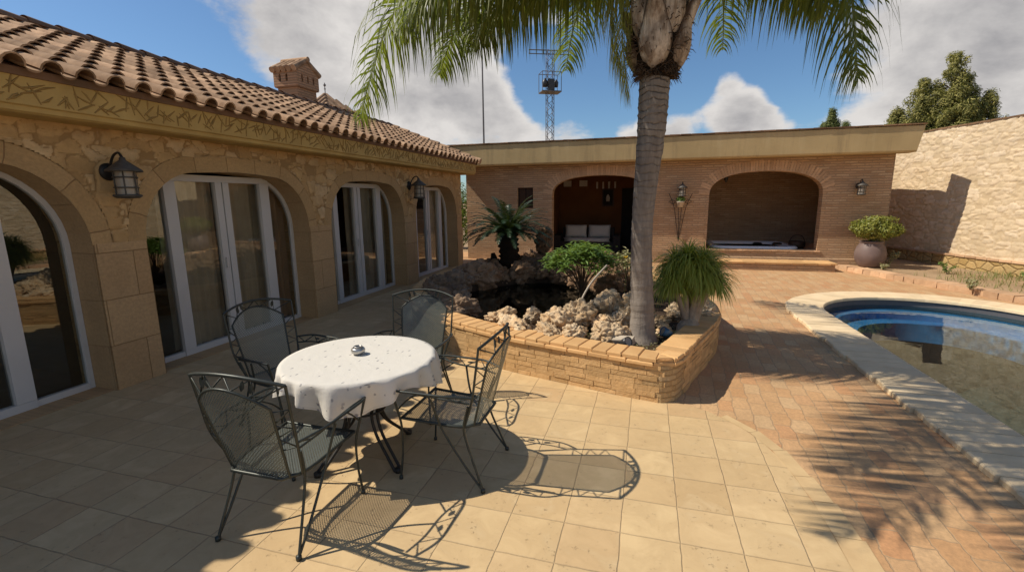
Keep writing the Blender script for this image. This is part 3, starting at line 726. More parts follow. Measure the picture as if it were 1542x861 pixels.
# ------------------------------------------------------------------ rear brick building
YB = 13.75
pav = empty('brick_pavilion', (.3,YB,0), 0, 'low flat roofed brick pavilion with two arched openings behind the planter', 'pavilion')
def pp(mb, name, mat, parent=None, label=None):
    o = mb.build(name, mat, parent or pav)
    if parent is None: o.location = (-.3,-YB,0)
    if label: o['label'] = label
    return o
def flat_arch(x0, x1, zb, zs, zt, e=2.4, k=22):
    P = [(x0,zb)]; c = (x0+x1)/2; hw = (x1-x0)/2
    for i in range(k+1):
        t = -1+2*i/k; tt = math.sin(t*PI/2); P.append((c+hw*tt, zs+(zt-zs)*max(0,1-abs(tt)**e)**(1/e)))
    P.append((x1,zb)); return P
A1 = flat_arch(-2.72,.05,.10,1.95,2.47); A2 = flat_arch(1.58,4.26,.42,1.87,2.47)
o1 = [(-5.42,0),(5.72,0),(5.72,2.95),(-5.42,2.95)]
Wn = [(-3.78,1.56),(-3.30,1.56),(-3.30,2.16),(-3.78,2.16)]
w = MB(); slab_map(w, o1, [A1[::-1], A2[::-1], Wn], lambda a,z,d:(a,d,z), YB, YB+.28); pp(w, 'wall', M['brick'])
w = MB(); w.box((-5.42,YB+.281,0),(-5.14,17,2.9)); w.box((5.44,YB+.281,0),(5.72,17,2.9)); w.box((-5.42,17.001,0),(5.72,17.2,2.9)); pp(w, 'side_wall', M['brick_side'])
# voussoirs
def voussoirs(A, wd=.27, bw=.055, gap=.010, label=None):
    v = MB(); P = [Vector((x,0,z)) for x,z in A[1:-1]]; L = [0]
    for i in range(1,len(P)): L.append(L[-1]+(P[i]-P[i-1]).length)
    s = .01
    while s < L[-1]-bw:
        p, t = along(P, L, s+bw/2); nn = Vector((-t.z,0,t.x)); nn = nn if nn.z > 0 or abs(nn.x) > .9 else -nn
        c_ = p + nn*(wd/2+.004)
        Mx = Matrix((( t.x,0,nn.x,c_.x),(0,1,0,YB-.007),(t.z,0,nn.z,c_.z),(0,0,0,1)))
        v.box((-bw/2,0,-wd/2),(bw/2,.03,wd/2), Mx, .003); s += bw+gap
    return v
for A in (A1, A2):
    P = A; pp(voussoirs(A), 'arch_bricks', M['brick_arch'])
# jamb lining edges for openings are the wall reveals; dark panel stands in for the window's shaded opening
w = MB(); w.box((-3.79,YB+.10,1.55),(-3.29,YB+.13,2.17)); win = pp(w, 'window', M['wood_dark'])
w = MB(); 
for xx in (-3.77,-3.55,-3.335): w.box((xx,YB+.085,1.57),(xx+.025,YB+.0995,2.15))
w.build('window_bar', M['dark'], win)
# fascia parapet
w = MB(); prof = [(13.72,2.80),(13.36,2.80),(13.335,2.84),(13.33,3.38),(13.36,3.40),(13.80,3.40),(13.80,2.96),(13.72,2.96)]
k = len(prof); xa, xb = -5.80, 6.05
w.add([(xa,y,z) for y,z in prof]+[(xb-(.10 if z < 3 else 0),y,z) for y,z in prof], [(i,(i+1)%k,(i+1)%k+k,i+k) for i in range(k)]+[tuple(range(k))[::-1],tuple(range(k,2*k))])
pp(w, 'fascia', M['stucco_plain'])
w = MB(); x = xa-.02
while x < xb:
    l = R.uniform(.24,.30); w.box((x,13.30,3.404),(min(x+l,xb+.03),13.83,3.434), None, .004); x += l+.008
pp(w, 'parapet_cap', M['brick_dark'])
w = MB(); slab_map(w, [(-5.6,13.81),(6.10,13.81),(6.06,14.15),(5.66,15.8),(5.30,17.35),(-5.6,17.35)], [], lambda a,b_,d: (a,b_,d), 2.901, 2.96); pp(w, 'roof_slab', M['stucco_plain'])
w = MB(); w.box((-5.1,YB+.29,2.72),(5.4,16.9,2.9)); pp(w, 'ceiling', M['plaster_tan'])
# rooms
w = MB(); w.box((-5.12,16.5,.0),(.6,16.6,2.71)); w.box((.6,YB+.29,.0),(.72,16.6,2.71)); w.box((-3.1,YB+.29,0),(-3.0,16.499,2.71)); pp(w, 'orange_room_wall', M['plaster_orange'])
w = MB(); w.box((.721,16.5,.0),(5.43,16.6,2.71)); pp(w, 'tub_room_wall', M['brick'])
w = MB(); w.box((-3.0,YB+.02,.0),(.6,16.5,.10)); pp(w, 'room_floor', M['plaster_dark'])
w = MB(); w.box((-.85,16.44,.1),(.35,16.498,2.15)); rd = pp(w, 'inner_door', M['dark'])
# two glass blocks, lit look put into their pale colour; hooks on the orange wall
for xx in (-2.85,-2.30):
    w = MB(); w.box((xx,16.47,2.24),(xx+.27,16.498,2.44)); o = pp(w, 'glass_block', M['fabric_white'])
for k in range(4):
    w = MB(); xx = -1.72+k*.20; w.box((xx,16.46,2.16),(xx+.055,16.497,2.38), None, .008); pp(w, 'wall_hook', M['fabric_white'])  # row of four pale wall hooks
pic = empty('picture', (-1.32,16.49,1.55), 0, 'small dark framed picture on the orange wall above the sofa', 'picture')
w = MB(); 
for a, b_ in (((-.2,-.03,0),(.2,0,.04)),((-.2,-.03,.56),(.2,0,.6)),((-.2,-.03,.041),(-.16,0,.559)),((.16,-.03,.041),(.2,0,.559))): w.box(a,b_)
w.build('frame', M['wood_dark'], pic)
w = MB(); w.box((-.159,-.015,.041),(.159,-.002,.559)); w.build('canvas', M['dark'], pic)
w = MB(); w.lathe([(.001,0),(.06,0),(.07,.12),(.03,.22),(.001,.24)], 10, Matrix.Translation((0,-.016,.17)) @ Matrix.Scale(.12,4,(0,1,0))); w.build('painted_figure', M['plastic_grey'], pic)
# hanging lamp in the orange room
hl = empty('ceiling_lamp', (-1.2,15.0,2.72), 0, 'small ceiling lamp hanging in the orange room', 'lamp')
w = MB(); w.tube([(0,0,0),(0,0,-.22)],.01,6); w.build('rod', M['iron_black'], hl)
w = MB()
for k in range(3):
    a = 2*PI*k/3; w.tube(smoothpts([(0,0,-.2),(.08*math.cos(a),.08*math.sin(a),-.24),(.14*math.cos(a),.14*math.sin(a),-.16)],4),.008,5)
w.build('arm', M['iron_black'], hl)
for k in range(3):
    w = MB(); a = 2*PI*k/3; w.lathe([(.001,-.16),(.035,-.15),(.03,-.09)],8,Matrix.Translation((.14*math.cos(a),.14*math.sin(a),0))); w.build('lamp_shade', M['lamp_glass'], hl)
# sofa + cushions
sf = empty('sofa', (-1.88,15.55,.10), 0, 'dark low sofa in the arched orange room', 'sofa')
w = MB(); w.box((-.85,-.4,.0),(.85,.4,.34)); w.build('seat', M['fabric_dark'], sf)
w = MB(); w.box((-.85,.18,.341),(.85,.42,.78)); w.build('backrest', M['fabric_dark'], sf)
for sx in (-1,1):
    w = MB(); w.box((sx*.97-.115,-.4,0),(sx*.97+.115,.42,.55)); w.build('armrest', M['fabric_dark'], sf)
def cushion(loc, size, label, rot=(-.35,0,0)):
    bm = bmesh.new(); bmesh.ops.create_cube(bm, size=1); bmesh.ops.subdivide_edges(bm, edges=bm.edges[:], cuts=6, use_grid_fill=True)
    for v in bm.verts:
        u, z_ = v.co.x*2, v.co.z*2; th = (1-u**4)*(1-z_**4); v.co.y *= .25+.75*th**.5 if th > 0 else .25
        v.co.x *= 1-.06*(1-abs(z_))*0-.05*(1-z_*z_); v.co.z *= 1-.05*(1-u*u)
    bmesh.ops.scale(bm, vec=size, verts=bm.verts); me = bpy.data.meshes.new('cushion'); bm.to_mesh(me); bm.free()
    for p in me.polygons: p.use_smooth = True
    me.materials.append(M['fabric_white']); o = bpy.data.objects.new('cushion', me); C.objects.link(o); o.location = loc; o.rotation_euler = rot
    return tag(o, label, 'cushion', 'white cushions on the sofa')
cushion((-2.27,15.60,.76),(.72,.18,.42),'white back cushion on the left half of the dark sofa',(-.2,0,.03))
cushion((-1.50,15.60,.76),(.72,.18,.42),'white back cushion on the right half of the dark sofa',(-.2,0,-.04))
cushion((-1.88,15.36,.50),(1.52,.55,.14),'long white seat cushion across the dark sofa',(0,0,0))
# tub room platform, step, tub
w = MB(); w.box((1.585,YB+.281,0),(4.255,16.49,.40)); w.box((4.255,YB+.281,0),(5.43,16.49,.40)); w.box((.73,YB+.281,0),(1.585,16.49,.40)); pp(w, 'tub_platform', M['brick'])
w = MB(); x = 1.5
while x < 4.3:
    w.box((x,YB-.03,.385),(min(x+.135,4.34),YB+.30,.425),None,.003); x += .142
pp(w, 'sill_bricks', M['brick_single'])
w = MB(); w.box((1.1,13.52,.006),(5.2,YB-.001,.24)); pp(w, 'plinth', M['brick'])
stp = empty('brick_step', (3,13.1,0), 0, 'long low brick step below the hot tub arch', 'step')
w = MB(); w.box((-1.7,-.22,.006),(1.42,.37,.17)); o = w.build('riser', M['brick'], stp)
w = MB(); x = -1.72
while x < 1.43:
    w.box((x,-.25,.172),(min(x+.27,1.46),.03,.205),None,.003); w.box((x+.06,.04,.172),(min(x+.33,1.46),.39,.205),None,.003); x += .277
w.build('tread', M['coping_brick'], stp)
tub = empty('hot_tub', (2.85,15.0,.40), 0, 'sunken hot tub with pale acrylic rim inside the right hand arch', 'hot tub')
w = MB(); 
def rrect(hx, hy, r, k=6):
    P = []
    for cx, cy, a0 in ((hx-r,hy-r,0),(-hx+r,hy-r,PI/2),(-hx+r,-hy+r,PI),(hx-r,-hy+r,3*PI/2)):
        for i in range(k+1): a = a0+PI/2*i/k; P.append((cx+r*math.cos(a), cy+r*math.sin(a)))
    return P
def loft(mb, rings):
    n_ = len(rings[0]); vs = [p for r_ in rings for p in r_]
    mb.add(vs, [(i*n_+k, i*n_+(k+1)%n_, (i+1)*n_+(k+1)%n_, (i+1)*n_+k) for i in range(len(rings)-1) for k in range(n_)], None, True)
rs = [(1.1,.95,.3,.0),(1.12,.97,.3,.05),(1.08,.93,.28,.085),(.95,.8,.25,.085),(.90,.75,.22,.05),(.86,.7,.2,-.1)]
loft(w, [[(x_,y_,z_) for x_,y_ in rrect(a,b_,c_)] for a,b_,c_,z_ in rs]); w.build('rim', M['acrylic'], tub)
w = MB(); P = rrect(.87,.71,.2); w.add([(x_,y_,.0) for x_,y_ in P], [tuple(range(len(P)))]); w.build('tub_water', M['pool_blue'], tub)
for q in (.2,.7):
    w = MB(); w.lathe([(.001,.09),(.12,.095),(.13,.11),(.09,.14),(.001,.145)],12,Matrix.Translation((q,-.3,0))); w.build('headrest', M['dark'], tub)
bk = empty('basket', (4.02,14.6,.40), 0, 'dark round basket on the platform beside the hot tub', 'basket')
w = MB(); w.lathe([(.001,0),(.17,0),(.21,.10),(.2,.2),(.17,.2),(.16,.03),(.001,.02)],16); w.build('bowl', M['wood_dark'], bk)
w = MB(); w.tube(smoothpts([(-.19,0,.18),(-.13,0,.32),(0,0,.37),(.13,0,.32),(.19,0,.18)],4),.012,6); w.build('handle', M['wood_dark'], bk)
pl_ = empty('pendant_lamp', (2.05,14.3,2.72), 0, 'dark pendant lamp hanging inside the hot tub arch', 'lamp')
w = MB(); w.tube([(0,0,0),(0,0,-.25)],.008,6); w.build('cord', M['iron_black'], pl_)
w = MB(); w.lathe([(.02,-.24),(.06,-.28),(.055,-.40),(.02,-.50),(.001,-.52)],10); w.build('lamp_shade', M['iron_black'], pl_)
lantern('wall_lantern', (5.02,YB-.01,2.03), -PI/2, 'terracotta coloured wall lantern right of the hot tub arch', 1.15)
lantern('wall_lantern', (.88,YB-.01,2.05), -PI/2, 'wall lantern on the brick between the two arches above a hanging pot', 1.15)
tr_ = empty('wall_planter', (.85,YB-.03,1.68), 0, 'wrought iron wall planter with small plant on the brick between the arches', 'plant holder')
w = MB()
for sx in (-1,1):
    w.tube(smoothpts([(0,0,-1.05),(sx*.07,-.02,-.6),(sx*.16,-.03,-.1),(sx*.30,-.03,.25)],6), .008, 5)
    w.tube(smoothpts([(0,0,-1.0),(sx*.02,-.02,-.5),(sx*.05,-.03,0)],5), .007, 5)
    w.tube(smoothpts([(sx*.30,-.03,.02),(sx*.22,-.05,.08),(sx*.13,-.05,.02),(sx*.2,-.05,-.03),(sx*.26,-.05,.02)],5), .007, 5)
for z_ in (-.45,-.1): w.tube([(-.13-.1*z_,-.03,z_),(.13+.1*z_,-.03,z_)], .007, 5)
w.build('bracket', M['iron_black'], tr_)
w = MB(); w.lathe([(.001,-.12),(.07,-.12),(.10,.02),(.11,.03),(.09,.04),(.001,.03)],14,Matrix.Translation((0,-.13,0))); w.build('pot', M['plastic_grey'], tr_)
def leaves(mb, cen, rad, count, size, flat=1., up=.3, rr=None):
    rr = rr or R
    for _ in range(count):
        d = Vector((rr.gauss(0,1),rr.gauss(0,1),rr.gauss(0,1))); d.normalize(); p = Vector(cen)+Vector((d.x*rad[0],d.y*rad[1],d.z*rad[2]))*(rr.random()**.4)
        n_ = (d+Vector((rr.uniform(-.7,.7),rr.uniform(-.7,.7),rr.uniform(-.7,.7)+up))).normalized()
        t = n_.cross(Vector((rr.uniform(-1,1),rr.uniform(-1,1),rr.uniform(-1,1)))).normalized(); b_ = n_.cross(t); s_ = size*rr.uniform(.6,1.3)
        mb.add([p-t*s_, p+b_*s_*.45*flat, p+t*s_, p-b_*s_*.45*flat], [(0,1,2,3)])
w = MB(); leaves(w,(0,-.14,.10),(.12,.08,.09),160,.035); w.build('foliage', M['shrub'], tr_)

# ------------------------------------------------------------------ garden wall (right), bed and kerb
th = math.radians(16); gd = Vector((math.sin(th),-math.cos(th),0)); gn = Vector((-math.cos(th),-math.sin(th),0))
GA = Vector((6.40,16.35,0))
gw = empty('garden_wall', GA, 0, 'tall pale rubble stone boundary wall running along the right side', 'wall')
def gpt(s, o, z): p = gd*s + gn*o; return (p.x,p.y,z)
def gbox(mb, s0, s1, o0, o1, z0, z1, jit=0):
    vs = [Vector(gpt(s,o,z))+Vector((R.uniform(-jit,jit),)*3) for z in (z0,z1) for s,o in ((s0,o0),(s1,o0),(s1,o1),(s0,o1))]
    mb.add(vs, [(0,3,2,1),(4,5,6,7),(0,1,5,4),(1,2,6,5),(2,3,7,6),(3,0,4,7)])
w = MB()
ns = 40
for i in range(ns):   # gently uneven face
    s0, s1 = i*.5-1, (i+1)*.5-1
    gbox(w, s0, s1, 0, -.3, .0, 3.40)
w2 = MB(); gbox(w2, -1, 19, 0, -.3, 0, 3.40); w2.build('wall_core', M['stone_garden'], gw)
stone_relief('stone_facing', -1, 13.5, .41, 3.40, .021, lambda s_,z,d: gpt(s_, .002+d, z), lambda a,z: True, 3.9, 8.8, 1.7, .024,
    [(.62,.475,.30),(.73,.58,.39),(.66,.51,.34),(.78,.63,.45),(.70,.54,.35)], (.55,.42,.265), gw, (0,0,0), warp=.24)
w2 = MB(); gbox(w2, -1, 19, .07, .0005, 0, .37); w2.build('plinth', M['stone_plinth'], gw)
w2 = MB(); s = -1.
while s < 19: gbox(w2, s, s+.25, .10, .0008, .372, .412, .003); s += .258
w2.build('plinth_cap', M['brick_single'], gw)
w2 = MB(); s = -1.
while s < 19: gbox(w2, s, s+.25, .03, -.34, 3.402, 3.442, .003); s += .258
w2.build('wall_cap', M['brick_dark'], gw)
# bed between kerb and wall
kA = Vector((4.62,13.5,0)); kd = (Vector((6.30,9.10,0))-kA); kl = kd.length; kd.normalize(); kn = Vector((kd.y,-kd.x,0)); kn = kn if kn.x < 0 else -kn
kE = kA+kd*14
gE = GA+gd*16
w = MB(); fl, tr = poly_fill([(kA.x+.1,kA.y),(kE.x+.1,kE.y),(gE.x-.1,gE.y),(GA.x-.1,GA.y),(5.75,15.6),(5.75,13.74),(4.8,13.74)])
w.add([(v.x,v.y,.10) for v in fl], tr); tag(w.build('planting_bed', M['dirt']), kind='structure')
w = MB(); s = -.0
while s < 14:
    a = kA+kd*s; l = R.uniform(.16,.26)
    Mx = Matrix.Translation((a.x,a.y,0)) @ Matrix.Rotation(math.atan2(kd.y,kd.x),4,'Z'); sg = -1
    w.box((0,-.02+R.uniform(-.015,.015),.0),(l,.30,.112+R.uniform(-.006,.006)), Mx, .006); s += l+.005
tag(w.build('brick_kerb', M['brick_single']), kind='structure')
w = MB()
for _ in range(5200):
    s = R.uniform(1.2,12); t = R.random(); a = kA+kd*s+Vector((.3,0,0)); c = GA+gd*(s+2.6)+gn*.1; p = a.lerp(c, t**.6)
    if noise.noise(Vector((p.x*1.6,p.y*1.6,0))) < -.12: continue
    h_ = R.uniform(.04,.16); a_ = R.uniform(0,2*PI); dx = Vector((math.cos(a_),math.sin(a_),0))
    tip = p+dx*h_*R.uniform(.2,.8)+Vector((0,0,.1+h_)); sd = Vector((-dx.y,dx.x,0))*.006
    q = Vector((p.x,p.y,.1)); w.add([q-sd,q+sd,tip],[(0,1,2)])
tag(w.build('grass', M['grass']), 'short dry grass growing in the bed below the stone wall', 'grass', kind='stuff')
def weed(loc, h_, label, n_=26, mat='shrub_dry'):
    t = empty('weed', (*loc,.10), R.uniform(0,6), label, 'plant', 'weeds in the bed by the stone wall'); w = MB()
    st_ = MB()
    for _ in range(7):
        a = R.uniform(0,2*PI); e = Vector((math.cos(a)*h_*.5,math.sin(a)*h_*.5,h_*R.uniform(.6,1))); P = smoothpts([(0,0,0),e*.5+Vector((0,0,h_*.12)),e],4)
        st_.tube(P,.003,4); 
        for q in P[2:]: leaves(w, q, (.04,.04,.04), 5, .022)
    st_.build('stem', M['bark'], t); w.build('foliage', M[mat], t)
weed((5.62,13.25),.42,'thin dry weed just right of the big clay pot')
weed((5.35,12.75),.16,'tiny weed in the bed in front of the pot')
weed((6.35,12.3),.28,'green weed at the foot of the stone wall shadow',mat='shrub')
weed((6.95,10.9),.30,'leafy green weed by the wall at the right edge',mat='shrub')
weed((5.7,10.3),.20,'small lone weed growing on the edge of the brick kerb')

# clay pot and bush
pot = empty('clay_pot', (5.24,13.22,.10), 0, 'large round mauve glazed clay pot at the corner of the pavilion', 'pot')
pot.scale = (1,1,1.22)
w = MB(); w.lathe([(.001,0),(.18,0),(.24,.04),(.315,.17),(.325,.27),(.29,.40),(.235,.47),(.225,.485),(.25,.50),(.25,.52),(.20,.525),(.19,.47),(.001,.46)],32); w.build('body', M['clay'], pot)
w = MB(); w.lathe([(.001,.468),(.188,.468)],20); w.build('soil', M['soil'], pot)
pb = empty('potted_bush', (5.29,13.20,.66), 0, 'rounded yellow green bush growing in the clay pot', 'bush')
w = MB(); w2 = MB()
for k in range(9):
    a = 2*PI*k/9+R.uniform(-.3,.3); e = Vector((math.cos(a)*.32,math.sin(a)*.32,.35+R.uniform(0,.2)))
    w.tube(smoothpts([(0,0,0),(e.x*.35,e.y*.35,.15),e],4),[.02]*2+[.016]*3+[.010]*4,6)
    leaves(w2,(e.x*1.12,e.y*1.05,e.z-.02),(.20,.20,.17),460,.030)
leaves(w2,(0,0,.36),(.48,.42,.30),2600,.032); leaves(w2,(.06,0,.60),(.40,.30,.10),500,.030)
w.build('stem', M['bark_pale'], pb); w2.build('foliage', M['pot_bush'], pb)

# ------------------------------------------------------------------ raised planter
PO = [(.27,4.16),(.21,4.12),(.11,4.12),(-.30,4.22),(-.80,4.37),(-1.5,4.60),(-2.2,4.95),(-2.75,5.35),(-3.25,5.95),(-3.65,6.8),(-3.88,7.8),(-3.9,9.2),(-3.8,10.2),(-3.2,10.75),(-2,10.9),(-.8,10.6),(.1,9.6),(.62,8.2),(.88,6.9),(.90,6.1),(.80,5.6),(.56,4.90),(.345,4.28)]
def closed(P, k=4):
    P = [Vector((x,y,0)) for x,y in P]; n_ = len(P); out = []
    for i in range(n_):
        p0,p1,p2,p3 = P[i-1],P[i],P[(i+1)%n_],P[(i+2)%n_]
        for j in range(k):
            t = j/k; out.append(.5*((2*p1)+(p2-p0)*t+(2*p0-5*p1+4*p2-p3)*t*t+(3*p1-p0-3*p2+p3)*t**3))
    return out
PL = closed(PO); n_ = len(PL)
def offs(P, d):
    out = []
    for i in range(len(P)):
        t = (P[(i+1)%len(P)]-P[i-1]).normalized(); out.append(P[i]+Vector((t.y,-t.x,0))*d)
    return out
def pdist(q, P):
    best = 9
    for i in range(len(P)):
        a, b_ = P[i], P[(i+1)%len(P)]; ab = b_-a; t = max(0,min(1,(q-a).dot(ab)/max(1e-9,ab.length_squared))); best = min(best,(q-a-ab*t).length)
    return best
def offs_clean(P, d):
    out = offs(P, d); ok = [pdist(q, P) > abs(d)*.975 for q in out]; last = out[max(i for i in range(len(out)) if ok[i])]
    for i in range(len(out)):
        if ok[i]: last = out[i]
        else: out[i] = last.copy()
    return out
def dedup(P):
    out = [P[0]]
    for q in P[1:]:
        if (q-out[-1]).length > 1e-4: out.append(q)
    if (out[0]-out[-1]).length < 1e-4: out.pop()
    return out
area = sum(PL[i].x*PL[(i+1)%n_].y-PL[(i+1)%n_].x*PL[i].y for i in range(n_)); sgn = -1 if area > 0 else 1   # inward
ZT = .345
planter = empty('raised_planter', (-1.3,7,0), 0, 'raised irregular planter bed walled in rough honey coloured brick', 'planter'); poff = Vector((1.3,-7,0))
def pt(mb, name, mat):
    o = mb.build(name, mat, planter); o.location = poff; return o
inn = offs_clean(PL, sgn*.24); w = MB(); s = 0
# rough battered wall of separate courses
for ring_, flip in ((PL,0),(inn,1)):
    s = 0
    for i in range(n_):
        a, c = ring_[i], ring_[(i+1)%n_]; l = (c-a).length; z0 = 0 if not flip else .05
        w.add([(a.x,a.y,z0),(c.x,c.y,z0),(c.x,c.y,ZT),(a.x,a.y,ZT)],[(0,1,2,3)],[[(s,z0),(s+l,z0),(s+l,ZT),(s,ZT)]]); s += l
pt(w, 'wall', M['planter_brick'])
w = MB()
cl = [Vector(p) for p in PL]+[PL[0]]; L = [0]
for i in range(1,len(cl)): L.append(L[-1]+(cl[i]-cl[i-1]).length)
for row in range(7):   # individually protruding rough bricks over the wall face
    s = R.uniform(0,.2); zc = .003+row*.0496
    while s < L[-1]-.3:
        l = R.uniform(.12,.27); pr = R.uniform(.003,.011)
        a, ta = along(cl,L,s); c, tc = along(cl,L,s+l); nA = Vector((ta.y,-ta.x,0))*(-sgn)
        if (c-a).length > .05:
            nC = Vector((tc.y,-tc.x,0))*(-sgn); h_ = .0455
            q = [a-nA*.02, c-nC*.02, c+nC*pr, a+nA*pr]; j = [R.uniform(-.004,.004) for _ in range(4)]
            w.add([(p.x,p.y,zc+j[0]) for p in q]+[(p.x,p.y,zc+h_+j[1]) for p in q],[(0,3,2,1),(4,5,6,7),(0,1,5,4),(1,2,6,5),(2,3,7,6),(3,0,4,7)])
        s += l+.006
M['planter_single'] = simple('planter_single', (.62,.40,.195), (.50,.31,.14), 7, .93, .15, bs=.9, bscale=30, bdist=.012, island=.16)
pt(w, 'face_bricks', M['planter_single'])
w = MB(); s = 0
for a_, b_, z0, z1, wmin, wmax, jit in ((-.028,.10,ZT+.001,ZT+.034,.16,.25,.004),(-.012,.255,ZT+.036,ZT+.072,.125,.165,.004)):
    s = 0
    while s < L[-1]-.02:
        l = min(R.uniform(wmin,wmax), L[-1]-s); a, ta = along(cl,L,s+.003); c, tc = along(cl,L,s+l-.004)
        nA = Vector((ta.y,-ta.x,0))*sgn; nC = Vector((tc.y,-tc.x,0))*sgn; e = R.uniform(-.008,.008)
        bi = b_
        while bi > .06 and (min(pdist(a+nA*bi, PL), pdist(c+nC*bi, PL)) < bi*.96 or ((c+nC*bi)-(a+nA*bi)).dot(ta) < .012): bi -= .02
        b0_, b_ = b_, bi
        q = [a+nA*(a_+e), c+nC*(a_+e), c+nC*b_, a+nA*b_]; jz = R.uniform(-.003,.004); bv = .008
        qi = [a+nA*(a_+e+bv)+ta*bv, c+nC*(a_+e+bv)-tc*bv, c+nC*(b_-bv)-tc*bv, a+nA*(b_-bv)+ta*bv]
        w.add([(p.x,p.y,z0) for p in q]+[(p.x,p.y,z1-bv+jz) for p in q]+[(p.x,p.y,z1+jz) for p in qi],
              [(0,3,2,1),(0,1,5,4),(1,2,6,5),(2,3,7,6),(3,0,4,7),(4,5,9,8),(5,6,10,9),(6,7,11,10),(7,4,8,11),(8,9,10,11)])
        b_ = b0_; s += l
pt(w, 'coping', M['coping_brick'])
o_in = offs_clean(PL, sgn*.235); w = MB()
for i in range(n_):
    a, b_, c, d = PL[i], PL[(i+1)%n_], o_in[(i+1)%n_], o_in[i]; w.add([(p.x,p.y,ZT+.0625) for p in (a,b_,c,d)], [(0,1,2,3)]); w.add([(d.x,d.y,ZT+.0625),(c.x,c.y,ZT+.0625),(c.x,c.y,ZT-.05),(d.x,d.y,ZT-.05)], [(0,1,2,3)])
pt(w, 'coping_bed', M['coping_brick'])
ins = dedup(offs_clean(PL, sgn*.235))
pond = [(-2.45,5.75),(-1.7,5.3),(-1.3,5.75),(-1.05,6.3),(-.7,7.2),(-.75,7.9),(-1.2,8.6),(-2.0,8.75),(-2.75,8.1),(-3.0,7.2),(-2.9,6.4)]
pondc = [(p.x,p.y) for p in closed(pond,3)]
fl, tr = poly_fill([(p.x,p.y) for p in ins], [pondc]); w = MB(); w.add([(v.x,v.y,.31) for v in fl], tr)
for i in range(len(pondc)):
    a, c = pondc[i], pondc[(i+1)%len(pondc)]; w.add([(a[0],a[1],.0),(c[0],c[1],.0),(c[0],c[1],.31),(a[0],a[1],.31)],[(0,1,2,3)])
fl, tr = poly_fill(pondc); w.add([(v.x,v.y,.02) for v in fl], tr)
pt(w, 'soil', M['soil'])
w = MB(); w.add([(v.x,v.y,.20) for v in fl], tr); tag(w.build('pond_water', M['pond_water']), kind='structure')

# rocks, each its own object
def rock(loc, r, sx, sy, sz, label, group, mat, seed, rough=.33):
    bm = bmesh.new(); bmesh.ops.create_icosphere(bm, subdivisions=5, radius=1)
    off = Vector((seed*3.17, seed*1.91, seed*.77))
    for v in bm.verts:
        p = v.co.copy(); d = noise.fractal(p*1.2+off, 1.0, 2.0, 4)*.40
        q = p*2.6+off+Vector((noise.noise(p*4+off),noise.noise(p*4-off),0))*.35
        dd = noise.voronoi(q)[0]; d += (min(.5,dd[1]-dd[0])-.25)*.42                  # knobbly lumps with deep creases
        h_ = noise.voronoi(p*4.5-off)[0][0]; d -= max(0,.24-h_)*.75                    # solution holes
        d += noise.noise(p*8+off)*.06 + noise.noise(p*17+off)*.035
        v.co = p*(1+d)
    bmesh.ops.scale(bm, vec=(r*sx,r*sy,r*sz), verts=bm.verts)
    me = bpy.data.meshes.new('rock'); bm.to_mesh(me); bm.free()
    for p in me.polygons: p.use_smooth = True
    me.materials.append(M[mat]); o = bpy.data.objects.new('rock', me); C.objects.link(o); o.location = loc; o.rotation_euler = (R.uniform(-.3,.3),R.uniform(-.3,.3),R.uniform(0,6.28))
    return tag(o, label, 'rock', group)
ROCKG = 'pale tufa rocks along the front of the planter'
front = [(-1.62,5.12,.19,1.1,1,.75,'pale pitted rock at the left end of the row beside the pond'),
 (-1.40,4.92,.20,1.5,.8,.62,'long yellowish flat rock lying on the front coping'),
 (-1.30,5.42,.13,1,1,.9,'small whitish round rock behind the long flat rock at the pond edge'),
 (-1.05,5.40,.14,1.1,1,.85,'small pale rock, second along the pond edge from the left'),
 (-.92,5.02,.22,1.1,1,.85,'striped grey brown boulder in the middle of the front rocks'),
 (-.98,4.74,.17,1.25,.9,.7,'low white and orange rock on the coping right of the long flat rock'),
 (-.72,5.25,.24,1.05,1,.95,'big brown rock with a round dark hole'),
 (-.70,4.76,.16,1.1,1,.75,'grey rock with pale veins leaning on the front coping'),
 (-.43,5.18,.16,1.1,.9,.8,'orange smooth rock right of the holed brown rock'),
 (-.33,4.86,.19,1.25,1,.75,'white and grey rock left of the palm trunk base'),
 (-.45,5.75,.27,1.25,1,.85,'tall cream porous rock behind the palm, left one'),
 (-.10,5.75,.24,1,1,.95,'tall cream porous rock directly behind the palm trunk'),
 (-.22,5.45,.17,1,1,1.0,'cream upright rock touching the palm trunk on its left'),
 (.68,6.25,.25,1.5,.9,.6,'long orange tinted rock at the right rim behind the ponytail palm'),
 (.42,6.05,.17,1.1,1,.6,'low cream rock left of the long orange rock at the right rim'),
 (.70,5.95,.15,1.3,.9,.65,'small broken rock lying on the right coping'),
 (.16,5.55,.15,1.2,1,.6,'small brown rock between palm trunk and ponytail palm'),
 (.22,5.25,.09,1.2,1,.7,'fist sized brown stone at the foot of the ponytail palm'),
 (.50,5.02,.07,1.3,1,.6,'flat stone chip on the soil near the right coping')]
for i, (x,y,r,a,b_,c_,lb) in enumerate(front):
    rock((x,y,.34+r*c_*.50), r*.84, a, b_, c_, lb, ROCKG, 'rock', 11+i)
